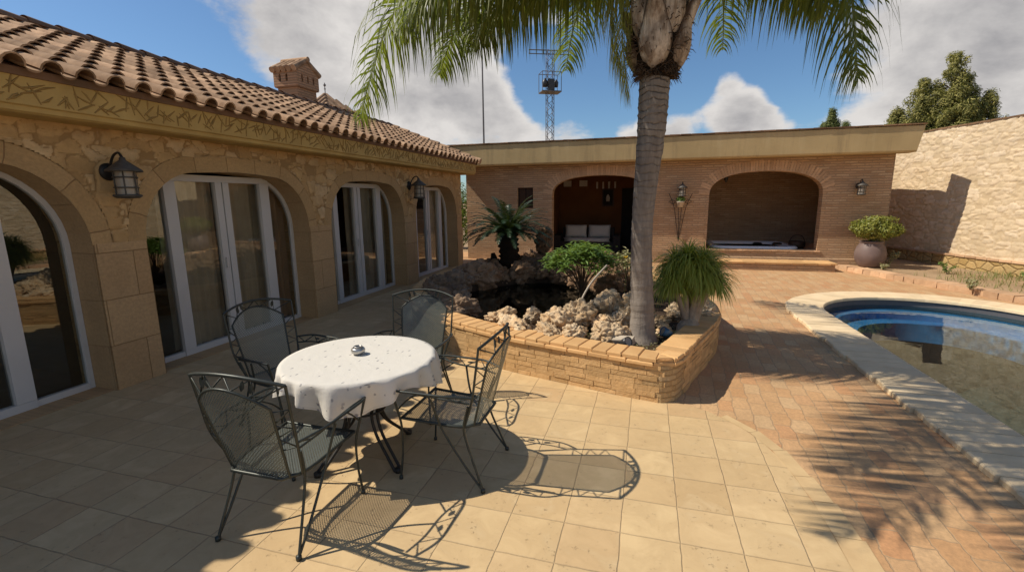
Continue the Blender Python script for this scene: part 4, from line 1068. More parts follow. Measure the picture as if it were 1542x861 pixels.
BK = [(-2.62,6.25,'g'),(-2.85,6.65,'g'),(-2.55,5.62,'g'),(-2.95,6.2,'g'),(-3.05,7.1,'g'),(-2.75,5.95,'g'),(-3.15,6.7,'g'),(-3.2,7.6,'g'),(-2.3,5.62,'g'),
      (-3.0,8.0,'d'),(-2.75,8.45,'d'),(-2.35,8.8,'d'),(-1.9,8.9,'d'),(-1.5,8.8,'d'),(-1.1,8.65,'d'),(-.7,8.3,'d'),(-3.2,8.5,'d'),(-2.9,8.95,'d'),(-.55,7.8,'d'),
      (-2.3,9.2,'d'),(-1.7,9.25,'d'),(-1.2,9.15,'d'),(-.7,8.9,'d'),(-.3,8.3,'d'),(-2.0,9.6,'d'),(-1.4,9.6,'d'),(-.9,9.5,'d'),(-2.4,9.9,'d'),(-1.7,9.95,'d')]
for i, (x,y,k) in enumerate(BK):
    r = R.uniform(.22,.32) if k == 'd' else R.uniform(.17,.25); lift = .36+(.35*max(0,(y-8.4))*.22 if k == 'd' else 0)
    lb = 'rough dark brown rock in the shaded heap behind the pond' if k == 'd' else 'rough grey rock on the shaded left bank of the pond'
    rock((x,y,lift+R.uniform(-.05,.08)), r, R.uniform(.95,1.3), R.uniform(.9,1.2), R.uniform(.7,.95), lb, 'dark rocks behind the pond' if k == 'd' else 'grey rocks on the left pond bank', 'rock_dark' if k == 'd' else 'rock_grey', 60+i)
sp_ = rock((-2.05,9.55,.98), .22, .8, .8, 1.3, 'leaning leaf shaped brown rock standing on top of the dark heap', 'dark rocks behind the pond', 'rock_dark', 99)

# ------------------------------------------------------------------ plants in planter
def pinnate(mb, rach, P, n_leaf, ll, wid, droop, side_ang=1.0, plum=.0, rr=R, taper=True, start=.12, seg=4, r0=.012):
    """feather frond: rachis polyline P with drooping leaflets"""
    P = smoothpts(P, 8); L = [0]
    for i in range(1,len(P)): L.append(L[-1]+(P[i]-P[i-1]).length)
    rach.tube(P, [r0*(1-.85*i/(len(P)-1)) for i in range(len(P))], 5)
    for i in range(n_leaf):
        u = start+(1-start)*i/n_leaf; p, t = along(P,L,u*L[-1]-1e-4)
        side = t.cross(Vector((0,0,1)))
        if side.length < .05: side = Vector((1,0,0))
        side.normalize(); upv = side.cross(t).normalized()
        for sg in (-1,1):
            l = ll*(math.sin(PI*min(1,(u*.88+.12)))**.5 if taper else 1)*rr.uniform(.75,1.1)
            d = (side*sg*math.sin(side_ang)+t*math.cos(side_ang)+upv*rr.uniform(-plum,plum)).normalized()
            pts = [p]; v = d.copy(); q = p.copy()
            for k in range(seg):
                v = (v+Vector((0,0,-droop*(k+.6)/seg))+Vector((rr.uniform(-.04,.04),)*3)).normalized(); q = q+v*l/seg; pts.append(q)
            wv = t.cross(v); wv = (t*.8+wv*rr.uniform(-.5,.5)).normalized()
            ws = [wid*.6,wid,wid*.85,wid*.5,.0008][:seg+1] if seg == 4 else [wid*.6,wid,wid*.7,.0008]
            vs = []
            for q_, w_ in zip(pts, ws): vs += [q_-wv*w_/2, q_+wv*w_/2]
            mb.add(vs, [(2*k,2*k+1,2*k+3,2*k+2) for k in range(seg)])
palm = empty('palm_tree', (0.0,4.97,.31), 0, 'tall feather palm rising from the front of the planter', 'palm tree')
PB = Vector((0.0,4.97,.31))
def lp(v): return Vector(v)-PB
w = MB(); P = []; rr_ = []
for i in range(150):
    z = .30+i*(3.0-.30)/149; t = (z-.3)/2.7
    x = -.004-.045*math.sin(min(1,t*1.15)*PI)**2*(t>.0)+.022*t**3; r = .112+.012*math.cos(t*7)+.02*t*t+(.05*(1-t*12)**2 if t < .083 else 0)
    ringp = (z*13+.3*math.sin(z*3)) % 1; r += (.006 if ringp < .2 else 0)*min(1,.3+t)
    r += .006*noise.noise(Vector((z*9,1,2)))+.004*noise.noise(Vector((z*31,5,2))); P.append(lp((x,4.97,z))); rr_.append(r)
w.tube(P, rr_, 28); w.build('trunk', M['palm_trunk'], palm)
w = MB(); w.tube([lp((.02,4.97,2.93)),lp((.025,4.97,3.03)),lp((.03,4.97,3.16)),lp((.035,4.97,3.5)),lp((.04,4.97,4.1)),lp((.05,4.97,4.5))],[.14,.18,.215,.22,.19,.10],16); w.build('crown_core', M['cycas_trunk'], palm)
for k in range(13):     # overlapping old leaf bases: the lowest are outermost, each a broad wedge ending in a point
    row = k//4 if k < 12 else 3; a = [-1.75,-.25,1.3,2.9][k%4]+row*.78+R.uniform(-.1,.1); z0 = 2.985+row*.235+R.uniform(-.03,.03); hb = MB()
    rb = .225+.012*(2-row); ln = R.uniform(.52,.68); wd = R.uniform(.66,.82); lean = R.uniform(.08,.16)
    vs = []; nu = 14; nv = 12
    for i in range(nv+1):
        t = i/nv
        for j in range(nu+1):
            u = (j/nu-.5)*2; half = wd*(1-t**1.15)+.10; an = a+u*half
            r = rb+.045*math.sin(PI*min(1,t*1.5+.12))+lean*t*t-.045*abs(u)**3-.06*(1-t)**5+.006*math.sin(u*17+k)*(1-t)
            vs.append(lp((.03+math.cos(an)*r, 4.97+math.sin(an)*r, z0+ln*t+.13*abs(u)**1.5*(1-t)+.01*math.sin(j*5+k))))
    n1_ = (nu+1)*(nv+1); vs2 = [v+(lp((.03,4.97,v.z+.34))-v).normalized()*.02 for v in vs]
    hb.add(vs, [(i*(nu+1)+j,i*(nu+1)+j+1,(i+1)*(nu+1)+j+1,(i+1)*(nu+1)+j) for i in range(nv) for j in range(nu)], [[(j/nu,i/nv),((j+1)/nu,i/nv),((j+1)/nu,(i+1)/nv),(j/nu,(i+1)/nv)] for i in range(nv) for j in range(nu)], True)
    hb.add(vs2, [(i*(nu+1)+j,(i+1)*(nu+1)+j,(i+1)*(nu+1)+j+1,i*(nu+1)+j+1) for i in range(nv) for j in range(nu)], None, True)
    hb.build('leaf_base', M['husk'], palm)
hb = MB()
for k in range(1100):     # ragged dark fibre where the leaf bases meet the stem
    an = R.uniform(0,2*PI); zz_ = R.choice([R.uniform(2.93,3.06)]*2+[R.uniform(3.0,3.9)]*2); r = (.17 if zz_ < 3.09 else .27)+R.uniform(-.02,.03)
    p0 = Vector((.025+math.cos(an)*r,4.97+math.sin(an)*r,zz_)); dd = R.uniform(.03,.11); sw = R.uniform(-.6,.6)
    e = p0+Vector((math.cos(an+sw)*dd*.6,math.sin(an+sw)*dd*.6,R.uniform(-.9,.3)*dd))
    hb.tube([lp(p0-Vector((math.cos(an)*.03,math.sin(an)*.03,0))),lp(p0.lerp(e,.5)+Vector((0,0,.01))),lp(e)],[.006,.004,.001],3)
hb.build('fibre', M['bark'], palm)
SP = (.04,4.97,4.05)
FR = [ # ctrl points of each rachis: up, over and down
 [(-.7,5.0,4.38),(-1.8,5.0,4.45),(-2.75,5.0,3.85),(-3.30,5.0,2.72)],
 [(-.7,5.3,4.40),(-1.6,5.6,4.42),(-2.35,5.9,4.0),(-2.75,6.1,3.45)],
 [(-.6,4.85,4.25),(-1.35,4.75,4.25),(-2.0,4.65,3.95),(-2.5,4.6,3.5)],
 [(-.5,5.2,4.25),(-1.2,5.5,4.25),(-1.85,5.75,4.0),(-2.2,5.9,3.7)],
 [(.45,5.0,4.45),(1.05,5.05,4.35),(1.55,5.08,3.75),(1.76,5.1,2.80)],
 [(.55,4.9,4.45),(1.25,4.7,4.40),(1.85,4.5,4.0),(2.15,4.4,3.5)],
 [(.45,5.2,4.3),(.95,5.5,4.35),(1.4,5.8,4.1),(1.7,6.0,3.7)],
 [(-.4,4.3,4.65),(-.85,3.4,4.65),(-1.2,2.4,4.3),(-1.45,1.7,3.9)],
 [(-.7,4.2,4.75),(-1.5,3.2,4.65),(-2.0,2.35,4.3),(-2.35,1.8,3.85)],
 [(.4,4.4,4.9),(1.1,3.7,4.9),(1.7,3.2,4.4),(2.0,2.9,4.0)],
 [(-.5,4.5,4.6),(-1.2,3.9,4.55),(-1.75,3.1,4.25),(-2.1,2.5,3.85)],
 [(-.25,4.3,4.6),(-.7,3.6,4.6),(-1.0,2.8,4.3),(-1.15,2.2,3.95)],
 [(-.3,5.7,4.8),(-.8,6.7,4.7),(-1.2,7.6,4.3),(-1.4,8.2,3.9)],
 [(.3,5.8,4.8),(.7,6.8,4.8),(.9,7.6,4.4),(1.0,8.2,4.0)],
 [(-.3,4.9,5.1),(-.9,4.8,5.6),(-1.6,4.75,5.6),(-2.2,4.7,5.1)],
 [(.3,5.1,5.2),(.8,5.3,5.7),(1.4,5.5,5.6),(1.9,5.6,5.1)]]
for k, F in enumerate(FR):
    mbl, mbr = MB(), MB(); FF = [SP]+F
    pinnate(mbl, mbr, [lp(p) for p in FF], 190 if k < 7 else 120, .98 if k < 7 else .85, .029 if k < 7 else .031, 1.15 if k < 7 else 1.05, 1.0, .55, start=.10, r0=.026)
    ra = mbr.build('frond', M['rachis'], palm); mbl.build('leaflets', M['frond'], ra)
for F in ([(-.22,4.9,3.9),(-.30,4.86,3.5),(-.27,4.85,3.1),(-.22,4.85,2.75)], [(-.30,5.05,4.0),(-.42,5.05,3.7),(-.36,5.05,3.3),(-.30,5.05,3.0)]):
    mbl, mbr = MB(), MB(); pinnate(mbl, mbr, [lp((-.05,4.95,4.1))]+[lp(p) for p in F], 90, .5, .022, 1.7, .5, .5, start=.2, r0=.012)
    ra = mbr.build('frond', M['rachis'], palm); ra['label'] = 'withered yellowing frond hanging down beside the trunk'; mbl.build('leaflets', M['frond_dry'], ra)

# sago cycad
cy = empty('cycad', (-2.66,8.95,.45), 0, 'dark green sago cycad with stiff arching fronds at the back of the planter', 'cycad')
w = MB(); P = [(0,0,0),(.02,0,.25),(.0,0,.5),(0,0,.72)]; w.tube(smoothpts(P,6),[.20+.03*math.sin(i*2.4) for i in range(18)]+[.12],12)
w.tube(smoothpts([(-.15,0,0),(-.28,0,.12),(-.33,0,.3)],5),[.09,.09,.09,.08,.08,.08,.07,.07,.06,.05,.04],8)
w.build('trunk', M['cycas_trunk'], cy)
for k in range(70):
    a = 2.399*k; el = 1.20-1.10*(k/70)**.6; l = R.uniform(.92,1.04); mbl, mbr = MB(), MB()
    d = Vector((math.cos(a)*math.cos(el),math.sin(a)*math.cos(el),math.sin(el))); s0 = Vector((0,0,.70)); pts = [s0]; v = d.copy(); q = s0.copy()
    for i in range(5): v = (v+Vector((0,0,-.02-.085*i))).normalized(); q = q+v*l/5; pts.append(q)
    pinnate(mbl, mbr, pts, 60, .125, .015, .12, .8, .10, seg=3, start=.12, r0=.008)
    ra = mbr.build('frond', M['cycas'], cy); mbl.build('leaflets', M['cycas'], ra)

# ponytail palm
py_ = empty('ponytail_palm', (.50,5.42,.33), 0, 'ponytail palm with forked pale stems and drooping strap leaves right of the trunk', 'plant')
heads = [((-.08,.0,.52),(-.22,.05,.72)),((.05,-.02,.55),(-.04,.0,.80)),((.18,.06,.48),(.20,.04,.74)),((.02,.18,.5),(.06,.2,.70)),((-.14,-.05,.40),(-.24,-.03,.55)),((.10,-.02,.5),(.10,-.06,.70)),((.1,.1,.4),(.30,-.02,.58)),((-.05,.1,.4),(-.12,.15,.66))]
w = MB()
for a, b_ in heads: w.tube(smoothpts([(R.uniform(-.03,.03),0,-.03),(a[0]*.45,a[1]*.4,.2),a,b_],5),[.06,.052,.047,.043,.04,.038,.036,.034,.032,.03,.028,.026,.024,.022,.02,.018],9)
w.lathe([(.001,-.03),(.14,-.02),(.13,.06),(.07,.14),(.001,.16)],14); w.build('trunk', M['bark_pale'], py_)
for a, b_ in heads:
    w = MB(); b_ = (b_[0]*.72-.02,b_[1],b_[2]-.02)
    for _ in range(520):
        az = R.uniform(0,2*PI); el = R.uniform(-.15,1.45); v = Vector((math.cos(az)*math.cos(el),math.sin(az)*math.cos(el),math.sin(el))); l = R.uniform(.20,.42)
        q = Vector(b_); pts = [q]; 
        for k in range(6): v = (v+Vector((0,0,-.42))).normalized() if k else v; q = q+v*l/6; pts.append(q)
        sd = v.cross(Vector((math.sin(az),-math.cos(az),.3))); sd = Vector((-math.sin(az),math.cos(az),R.uniform(-.5,.5))).normalized()
        vs = []
        for q_, w_ in zip(pts,(.009,.013,.012,.011,.009,.006,.001)): vs += [q_-sd*w_/2, q_+sd*w_/2]
        w.add(vs,[(2*k,2*k+1,2*k+3,2*k+2) for k in range(6)])
    w.build('foliage', M['pony'], py_)

# feathery green shrub + dry shrub
def shrub(loc, label, cat, spread, height, stems, mat, lsize, cnt, name='shrub', up=.9, flat=.5):
    t = empty(name, loc, 0, label, cat); w = MB(); f = MB()
    for k in range(stems):
        a = 2.399*k; rr0 = spread*math.sqrt((k+.5)/stems); e = Vector((math.cos(a)*rr0,math.sin(a)*rr0,height*(1-.35*(rr0/spread)**2)*R.uniform(.8,1.05)))
        w.tube(smoothpts([(0,0,0),(e.x*.4,e.y*.4,e.z*.55),e],5),.006,5)
        for _ in range(cnt):  # flat sprays of leaflets at branch ends
            p = e+Vector((R.gauss(0,.07),R.gauss(0,.07),R.gauss(0,.045))); az = R.uniform(0,2*PI); d = Vector((math.cos(az),math.sin(az),R.uniform(-.35,.25))).normalized(); s_ = d.cross(Vector((0,0,1)))*lsize*.16; l = lsize*R.uniform(.6,1.3)
            f.add([p,p+d*l*.5+s_,p+d*l-Vector((0,0,l*.15)),p+d*l*.5-s_],[(0,1,2,3)])
    w.build('stem', M['bark'], t); f.build('foliage', M[mat], t); return t
shrub((-.92,7.0,.36),'bushy feathery green shrub left of the palm trunk beside the pond','shrub',.48,.80,34,'shrub',.11,75)
shrub((-.22,7.1,.36),'wispy pale dry shrub close behind the left side of the palm trunk','shrub',.24,.66,14,'shrub_dry',.09,45)
fl_ = empty('yellow_flower', (-.28,6.95,.95), 0, 'single yellow blossom among the leaves left of the palm trunk', 'flower')
w = MB()
for k in range(6):
    a = k*PI/3; w.add([(0,0,0),(math.cos(a-.4)*.03,math.sin(a-.4)*.03,.02),(math.cos(a)*.05,math.sin(a)*.05,.03),(math.cos(a+.4)*.03,math.sin(a+.4)*.03,.02)],[(0,1,2,3)])
w.build('petals', M['yellow'], fl_)
w = MB(); w.tube([(0,0,0),(.01,0,-.25),(.0,.02,-.55)],.004,5); w.build('stem', M['rachis'], fl_)
pi_ = MB(); pi_.tube(smoothpts([(-.78,5.72,.44),(-.76,5.9,.56),(-.66,6.1,.74),(-.50,6.35,.92)],6),.013,8); tag(pi_.build('water_pipe', M['plastic_grey']), 'thin grey curved pipe sticking up from the rocks left of the palm', 'pipe')
# garden spot lamps
def spot(loc, rz, label, mat):
    t = empty('garden_spotlight', loc, rz, label, 'spotlight', 'garden spotlights in the planter')
    w = MB(); w.tube([(0,0,-.08),(0,0,.05)],.008,6); w.build('stake', M['plastic_black'], t)
    Mx = Matrix.Translation((0,0,.075)) @ Matrix.Rotation(-1.1,4,'Y')
    w = MB(); w.lathe([(.001,-.06),(.035,-.055),(.045,.0),(.05,.05),(.043,.05),(.038,.01),(.001,.0)],14,Mx); w.build('body', M[mat], t)
    w = MB(); w.lathe([(.001,.042),(.042,.042)],14,Mx); w.build('lens', M['lamp_glass'], t)
spot((-.16,4.56,.33),2.4,'black garden spotlight in front of the palm trunk','plastic_black')
spot((.24,4.98,.34),.4,'blue garden spotlight right of the palm trunk base','plastic_blue')
w = MB(); w.box((-.13,-.06,.0),(.13,.06,.075),None,.006); w.box((-.14,-.07,.076),(.14,.07,.09),None,.004)
o = tag(w.build('junction_box', M['plastic_grey']), 'grey plastic cover lying on the soil at the front of the palm trunk', 'box'); o.location = (-.17,4.68,.35); o.rotation_euler = (.25,-.15,-.4); o.scale = (.75,.7,.8)
w = MB()
for _ in range(1500):
    x = R.uniform(-.9,.38); y = R.uniform(4.62,5.6); a = R.uniform(0,6.28); l = R.uniform(.01,.035); z = .315+R.uniform(0,.02)
    w.add([(x,y,z),(x+math.cos(a)*l,y+math.sin(a)*l,z+R.uniform(0,.012)),(x+math.cos(a+.5)*l*.6,y+math.sin(a+.5)*l*.6,z+R.uniform(.0,.02))],[(0,1,2)])
tag(w.build('leaf_litter', M['shrub_dry']), 'dry leaf litter scattered over the planter soil', 'leaf litter', kind='stuff')

# ------------------------------------------------------------------ dining set
TC = Vector((-1.89,2.69,0))
tab = empty('dining_table', TC, 0, 'round wrought iron patio table hidden under a printed white cloth', 'table')
w = MB(); w.lathe([(.001,.715),(.515,.715),(.52,.725),(.515,.735),(.001,.735)],48); w.build('tabletop', M['iron'], tab)
for k in range(4):
    a = math.radians(-24+90*k); w = MB(); ca, sa = math.cos(a), math.sin(a)
    for off in (-.022,.022):
        P = smoothpts([(.40,off,.71),(.36,off,.60),(.20,off,.47),(.13,off,.36),(.17,off,.22),(.30,off,.08),(.37,off,.015)],6)
        w.tube([(p.x*ca-p.y*sa,p.x*sa+p.y*ca,p.z) for p in P],.011,7)
    fx = .375; w.lathe([(.001,0),(.024,0),(.024,.03),(.001,.034)],10,Matrix.Translation((fx*ca,fx*sa,.004))); w.build('leg', M['iron_black'], tab)
w = MB()
for z_, r_ in ((.60,.34),(.36,.15)):
    w.tube([(r_*math.cos(2*PI*k/32),r_*math.sin(2*PI*k/32),z_) for k in range(33)],.008,6,False)
w.build('ring', M['iron_black'], tab)
# cloth
w = MB(); nA = 144; rings = []; uvr = []
for r_ in (.0,.15,.3,.42,.49,.518): rings.append([(r_*math.cos(2*PI*k/nA),r_*math.sin(2*PI*k/nA),.7385+(0 if r_ < .5 else -.001)) for k in range(nA)]); uvr.append(0)
nd = 9
for j in range(1,nd+1):
    t = j/nd; rg = []
    for k in range(nA):
        a = 2*PI*k/nA; sq = abs(math.cos(2*(a-.42)))      # square cloth: corners hang lower
        drop = .10+.11*sq**1.5; f1 = math.sin(a*8+1.3*math.sin(a*3)); fold = (1-abs(f1))*1.6-.8+.35*math.sin(a*19+2)
        r_ = .524+.006*min(1,t*3)+t**.8*(.034*fold*(.6+.8*sq)+.006)
        z_ = .7375-drop*t+.006*math.sin(a*9)*t
        rg.append((r_*math.cos(a),r_*math.sin(a),z_))
    rings.append(rg); uvr.append(t)
vs = [p for r_ in rings for p in r_]; fs = []; uv = []
for i in range(len(rings)-1):
    for k in range(nA): fs.append((i*nA+k,i*nA+(k+1)%nA,(i+1)*nA+(k+1)%nA,(i+1)*nA+k)); uv.append([(k/nA,uvr[i]),(k/nA,uvr[i]),(k/nA,uvr[i+1]),(k/nA,uvr[i+1])])
w.add(vs, fs, uv, True); tc = w.build('tablecloth', M['cloth']); tc.location = TC; tag(tc, 'white cloth with small blue grey flower print draped over the round table', 'tablecloth')
ash = empty('ashtray', TC+Vector((-.04,.04,.741)), .4, 'small silver ashtray in the middle of the white tablecloth', 'ashtray')
w = MB(); w.lathe([(.001,0),(.028,0),(.046,.014),(.050,.03),(.044,.044),(.034,.050),(.030,.047),(.036,.03),(.02,.012),(.001,.01)],24); w.build('bowl', M['steel'], ash)
w = MB(); w.lathe([(.026,.050),(.032,.056),(.026,.060),(.022,.054)],20); w.build('rim', M['steel'], ash)

def make_chair():
    t = empty('patio_chair', (0,0,0), 0); ir = M['iron']; T = .0076
    # seat pan (wire mesh) rounded at the back, rolling up into the barrel back
    w = MB(); vs = []; uvs = []; nu, nv = 14, 14; 
    def seat(u, v):
        yy = .265-.50*v; hw = .245-.02*v; 
        if v > .6: hw *= math.sqrt(max(.05,1-((v-.6)/.55)**2.2))
        return Vector((u*hw, yy, .425-.03*v-.018*(1-u*u)*math.sin(PI*min(1,v+.1))+ (.0 if v<.9 else .01)))
    for j in range(nv+1):
        for i in range(nu+1): vs.append(seat(i/nu*2-1, j/nv)); 
    fs = []; uv = []
    for j in range(nv):
        for i in range(nu):
            f = (j*(nu+1)+i,j*(nu+1)+i+1,(j+1)*(nu+1)+i+1,(j+1)*(nu+1)+i); fs.append(f); uv.append([(vs[k].x,vs[k].y) for k in f])
    w.add(vs, fs, uv, True); w.build('seat', M['wire_mesh'], t)
    # seat rim
    w = MB(); rim = [seat(-1,j/nv) for j in range(nv+1)]+[seat(i/nu*2-1,1) for i in range(1,nu)]+[seat(1,1-j/nv) for j in range(nv+1)]; rim += [seat(0,0)*1.0, rim[0]]
    w.tube(rim, .010, 7, False); w.build('seat_frame', ir, t)
    # back panel
    def back(u, v, ext=0):
        hw = .185+.035*v+ext; x = u*hw
        topz = .83+.105*(1-u*u); z = .40+(topz-.40)*v
        y = -.205-.112*v-.035*math.sin(PI*.5*v)*(1-u*u)*1.3-.02*(1-u*u)
        return Vector((x,y,z))
    w = MB(); vs = [back(i/nu*2-1,j/nv) for j in range(nv+1) for i in range(nu+1)]; fs = []; uv = []
    for j in range(nv):
        for i in range(nu):
            f = (j*(nu+1)+i,j*(nu+1)+i+1,(j+1)*(nu+1)+i+1,(j+1)*(nu+1)+i); fs.append(f); uv.append([(vs[k].x,vs[k].z) for k in f])
    w.add(vs, fs, uv, True); w.build('backrest', M['wire_mesh'], t)
    w = MB(); ed = [back(-1,j/nv) for j in range(nv+1)]+[back(i/nu*2-1,1) for i in range(1,nu)]+[back(1,1-j/nv) for j in range(nv+1)]; w.tube(ed, .0075, 6)
    # outer frame: posts leaning out to the top corners and the arched top rail
    def top(u): return Vector((u*.292, -.288-.065*(1-u*u), .945+.050*(1-u*u)))
    tr_ = [top(i/12*2-1) for i in range(13)]; w.tube(tr_, .0095, 7)
    for sx in (-1,1):
        post = smoothpts([(sx*.225,-.16,.41),(sx*.275,-.23,.60),(sx*.285,-.262,.78),(sx*.292,-.288,.945)],5); w.tube(post, T, 7)
        # zigzag between outer post and panel edge
        for k in range(3):
            v0 = .42+.19*k; a = back(sx,v0); q = Vector(post[int(5+3.2*k)]); c = back(sx,min(1,v0+.16)); w.tube([a,q,c], .0045, 5)
    # zigzag in the arch gap
    zz = []
    for k in range(9):
        u = -1+2*k/8; zz.append(top(u) if k%2 == 0 else back(u*.98,1))
    w.tube(zz, .0048, 5); w.build('back_frame', ir, t)
    def leaf(mb, c, d, s_=.028):
        c = Vector(c); d = Vector(d).normalized(); n_ = Vector((0,1,0)) if abs(d.y) < .8 else Vector((0,0,1)); b_ = d.cross(n_).normalized()
        vs = [c-d*s_, c-d*s_*.3+b_*s_*.42, c+d*s_*.4+b_*s_*.36, c+d*s_, c+d*s_*.4-b_*s_*.36, c-d*s_*.3-b_*s_*.42]
        off = b_.cross(d)*.003; mb.add([v+off for v in vs]+[v-off for v in vs], [tuple(range(6)),tuple(range(11,5,-1))]+[(i,(i+1)%6,(i+1)%6+6,i+6) for i in range(6)])
    for u in (-.58,-.42,.42,.58): w = MB(); c = (top(u)+back(u,1))/2; leaf(w, c, (.25 if u>0 else -.25,0,1), .028); w.build('leaf_ornament', ir, t)
    for sx in (-1,1):
        # arm: two rails with scroll work between, outer rail ends over the front leg
        w = MB()
        outer_ = smoothpts([(sx*.278,-.235,.625),(sx*.335,-.10,.645),(sx*.345,.08,.65),(sx*.345,.22,.652),(sx*.322,.285,.645)],6)
        inner_ = smoothpts([(sx*.262,-.21,.58),(sx*.285,-.08,.60),(sx*.288,.08,.615),(sx*.305,.20,.635),(sx*.322,.285,.645)],6)
        w.tube(outer_, T, 7); w.tube(inner_, .0065, 6)
        z2 = [outer_[i] if k%2 == 0 else inner_[i] for k, i in enumerate(range(1,24,3))]; w.tube(z2, .0045, 5)
        w.build('armrest', ir, t)
        for i_ in (9,14): w = MB(); leaf(w, (outer_[i_]+inner_[i_])/2, (0 if i_ == 9 else .3,1,0), .03); w.build('leaf_ornament', ir, t)
        # front leg from arm tip to the floor
        w = MB(); w.tube(smoothpts([(sx*.322,.285,.645),(sx*.285,.272,.50),(sx*.252,.265,.36),(sx*.25,.27,.18),(sx*.262,.285,.02)],5), T, 7)
        w.tube([(sx*.252,.262,.425),(sx*.243,.24,.424)], .007, 5)
        w.tube(smoothpts([(sx*.283,.268,.50),(sx*.285,.20,.57),(sx*.30,.13,.618)],4), .0055, 5)
        w.lathe([(.001,0),(.013,0),(.013,.02),(.001,.024)],8,Matrix.Translation((sx*.262,.285,.002))); w.build('leg', ir, t)
        # rear leg: two rods springing from one foot
        w = MB(); foot = (sx*.262,-.285,.012)
        w.tube(smoothpts([foot,(sx*.25,-.235,.14),(sx*.235,-.175,.30),(sx*.232,-.155,.41),(sx*.26,-.20,.56)],5), T, 7)
        w.tube(smoothpts([foot,(sx*.262,-.17,.16),(sx*.262,-.04,.36),(sx*.272,.0,.46),(sx*.30,.03,.60)],5), T, 7)
        w.lathe([(.001,0),(.015,0),(.015,.022),(.001,.026)],8,Matrix.Translation((foot[0],foot[1],.002))); w.build('leg', ir, t)
    return t
c0 = make_chair()
CH = [((-1.905,1.985),.0,'wrought iron mesh chair nearest the camera, its back to the lens'),
      ((-1.205,2.735),PI/2,'wrought iron mesh chair in full sun on the pool side of the table'),
      ((-1.92,3.48),PI+.08,'wrought iron mesh chair on the far side of the table by the planter'),
      ((-2.80,2.98),-PI/2-.25,'shaded wrought iron mesh chair between the table and the glass door')]
chairs = []
for i, ((x,y), rz, lb) in enumerate(CH):
    o = c0 if i == 0 else copy_tree(c0); o.location = (x,y,.004); o.rotation_euler = (0,0,rz); tag(o, lb, 'chair', 'wrought iron chairs around the table'); chairs.append(o)

# ------------------------------------------------------------------ far things: mast, pole, trees, hedge
ms_ = empty('lattice_mast', (-6.1,30,0), .5, 'steel lattice transmission mast with cross bar and equipment cage behind the pavilion', 'mast')
def lattice(mb, hw, z0, z1, step, r=.022):
    for sx in (-1,1):
        for sy in (-1,1): mb.tube([(sx*hw,sy*hw,z0),(sx*hw,sy*hw,z1)], r, 4)
    z = z0; f = 1
    while z < z1-.01:
        zn = min(z+step, z1)
        for k in range(4):
            c_ = [(-hw,-hw),(hw,-hw),(hw,hw),(-hw,hw)]; a, b_ = c_[k], c_[(k+1)%4]
            if f: a, b_ = b_, a
            mb.tube([(*a,z),(*b_,zn)], r*.65, 4)
        z = zn; f = 1-f
w = MB(); lattice(w,.20,0,10.75,.36); w.build('tower', M['galv'], ms_)
w = MB(); w.tube([(-1.35,0,10.72),(1.35,0,10.78)],.035,5); w.tube([(-1.35,0,10.50),(1.35,0,10.56)],.03,5)
for k in range(-3,4): w.tube([(k*.44,0,10.52),(k*.44,0,10.76)],.02,4)
w.tube([(1.3,0,10.5),(1.24,0,10.3)],.03,5); w.build('crossbar', M['galv'], ms_)
w = MB()
for sx in (-1,1):
    for sy in (-1,1): w.tube([(sx*.60,sy*.4,8.35),(sx*.60,sy*.4,9.45)],.02,4)
for z_ in (8.35,9.45):
    for sy in (-1,1): w.tube([(-.62,sy*.4,z_),(.62,sy*.4,z_)],.022,4)
    for sx in (-1,1): w.tube([(sx*.60,-.4,z_),(sx*.60,.4,z_)],.022,4)
w.box((-.62,-.42,8.30),(.62,.42,8.35)); w.build('cage', M['galv'], ms_)
w = MB(); w.box((-.19,-.36,8.4),(.19,-.21,9.05)); w.lathe([(.001,8.6),(.16,8.62),(.2,8.9),(.001,9.15)],12,Matrix.Translation((-.35,-.1,0))); w.lathe([(.001,8.6),(.12,8.62),(.15,8.9),(.001,9.1)],12,Matrix.Translation((.36,-.1,0))); w.build('equipment', M['plastic_black'], ms_)
w = MB(); w.tube([(0,0,0),(0,0,4.5),(.0,0,8.2)],[.05,.04,.03],7); w.lathe([(.001,8.2),(.05,8.22),(.05,8.3),(.001,8.34)],8)
o = tag(w.build('thin_pole', M['galv']), 'thin tall metal pole rising behind the left part of the pavilion', 'pole'); o.location = (-7.0,20,0)
def conifer(loc, peaks, label, mat, seed, z0, leaf=.055, den=1.0):
    """peaks: (dx, dy, top z, base radius, base z)"""
    rr = random.Random(seed); t = empty('tree', loc, 0, label, 'tree'); w = MB(); f = MB()
    for dx, dy, zt_, rad, zb in peaks:
        w.tube(smoothpts([(0,0,0),(dx*.3,dy*.3,zb*.6),(dx*.9,dy*.9,zb+.3),(dx,dy,zt_*.98)],6),[.16*(1-.92*i/18) for i in range(19)],7)
        h_ = zt_-zb; n_t = max(3,int(h_/.24))
        for k in range(n_t):
            u = (k+.3)/n_t; z = zb+h_*u; rm = rad*(1-u)**.75+.05; nb = max(3,int(9*rm/rad+1))
            for q in range(nb):
                a = 2.399*(k*4+q)+rr.uniform(-.4,.4); l = rm*rr.uniform(.55,1.08); e = Vector((dx+math.cos(a)*l,dy+math.sin(a)*l,z+l*rr.uniform(.05,.4)))
                w.tube([(dx,dy,z-.1),(dx+(e.x-dx)*.5,dy+(e.y-dy)*.5,z+.1),e],[.025,.014,.005],4)
                for c_ in range(2):
                    p = e.lerp(Vector((dx,dy,z)), c_*.38+rr.uniform(-.06,.06)); cr = rr.uniform(.13,.22)
                    leaves(f, p, (cr,cr,cr*1.3), int(115*den), leaf, .6, .5, rr)
    w.build('trunk', M['bark'], t); f.build('crown', M[mat], t); return t
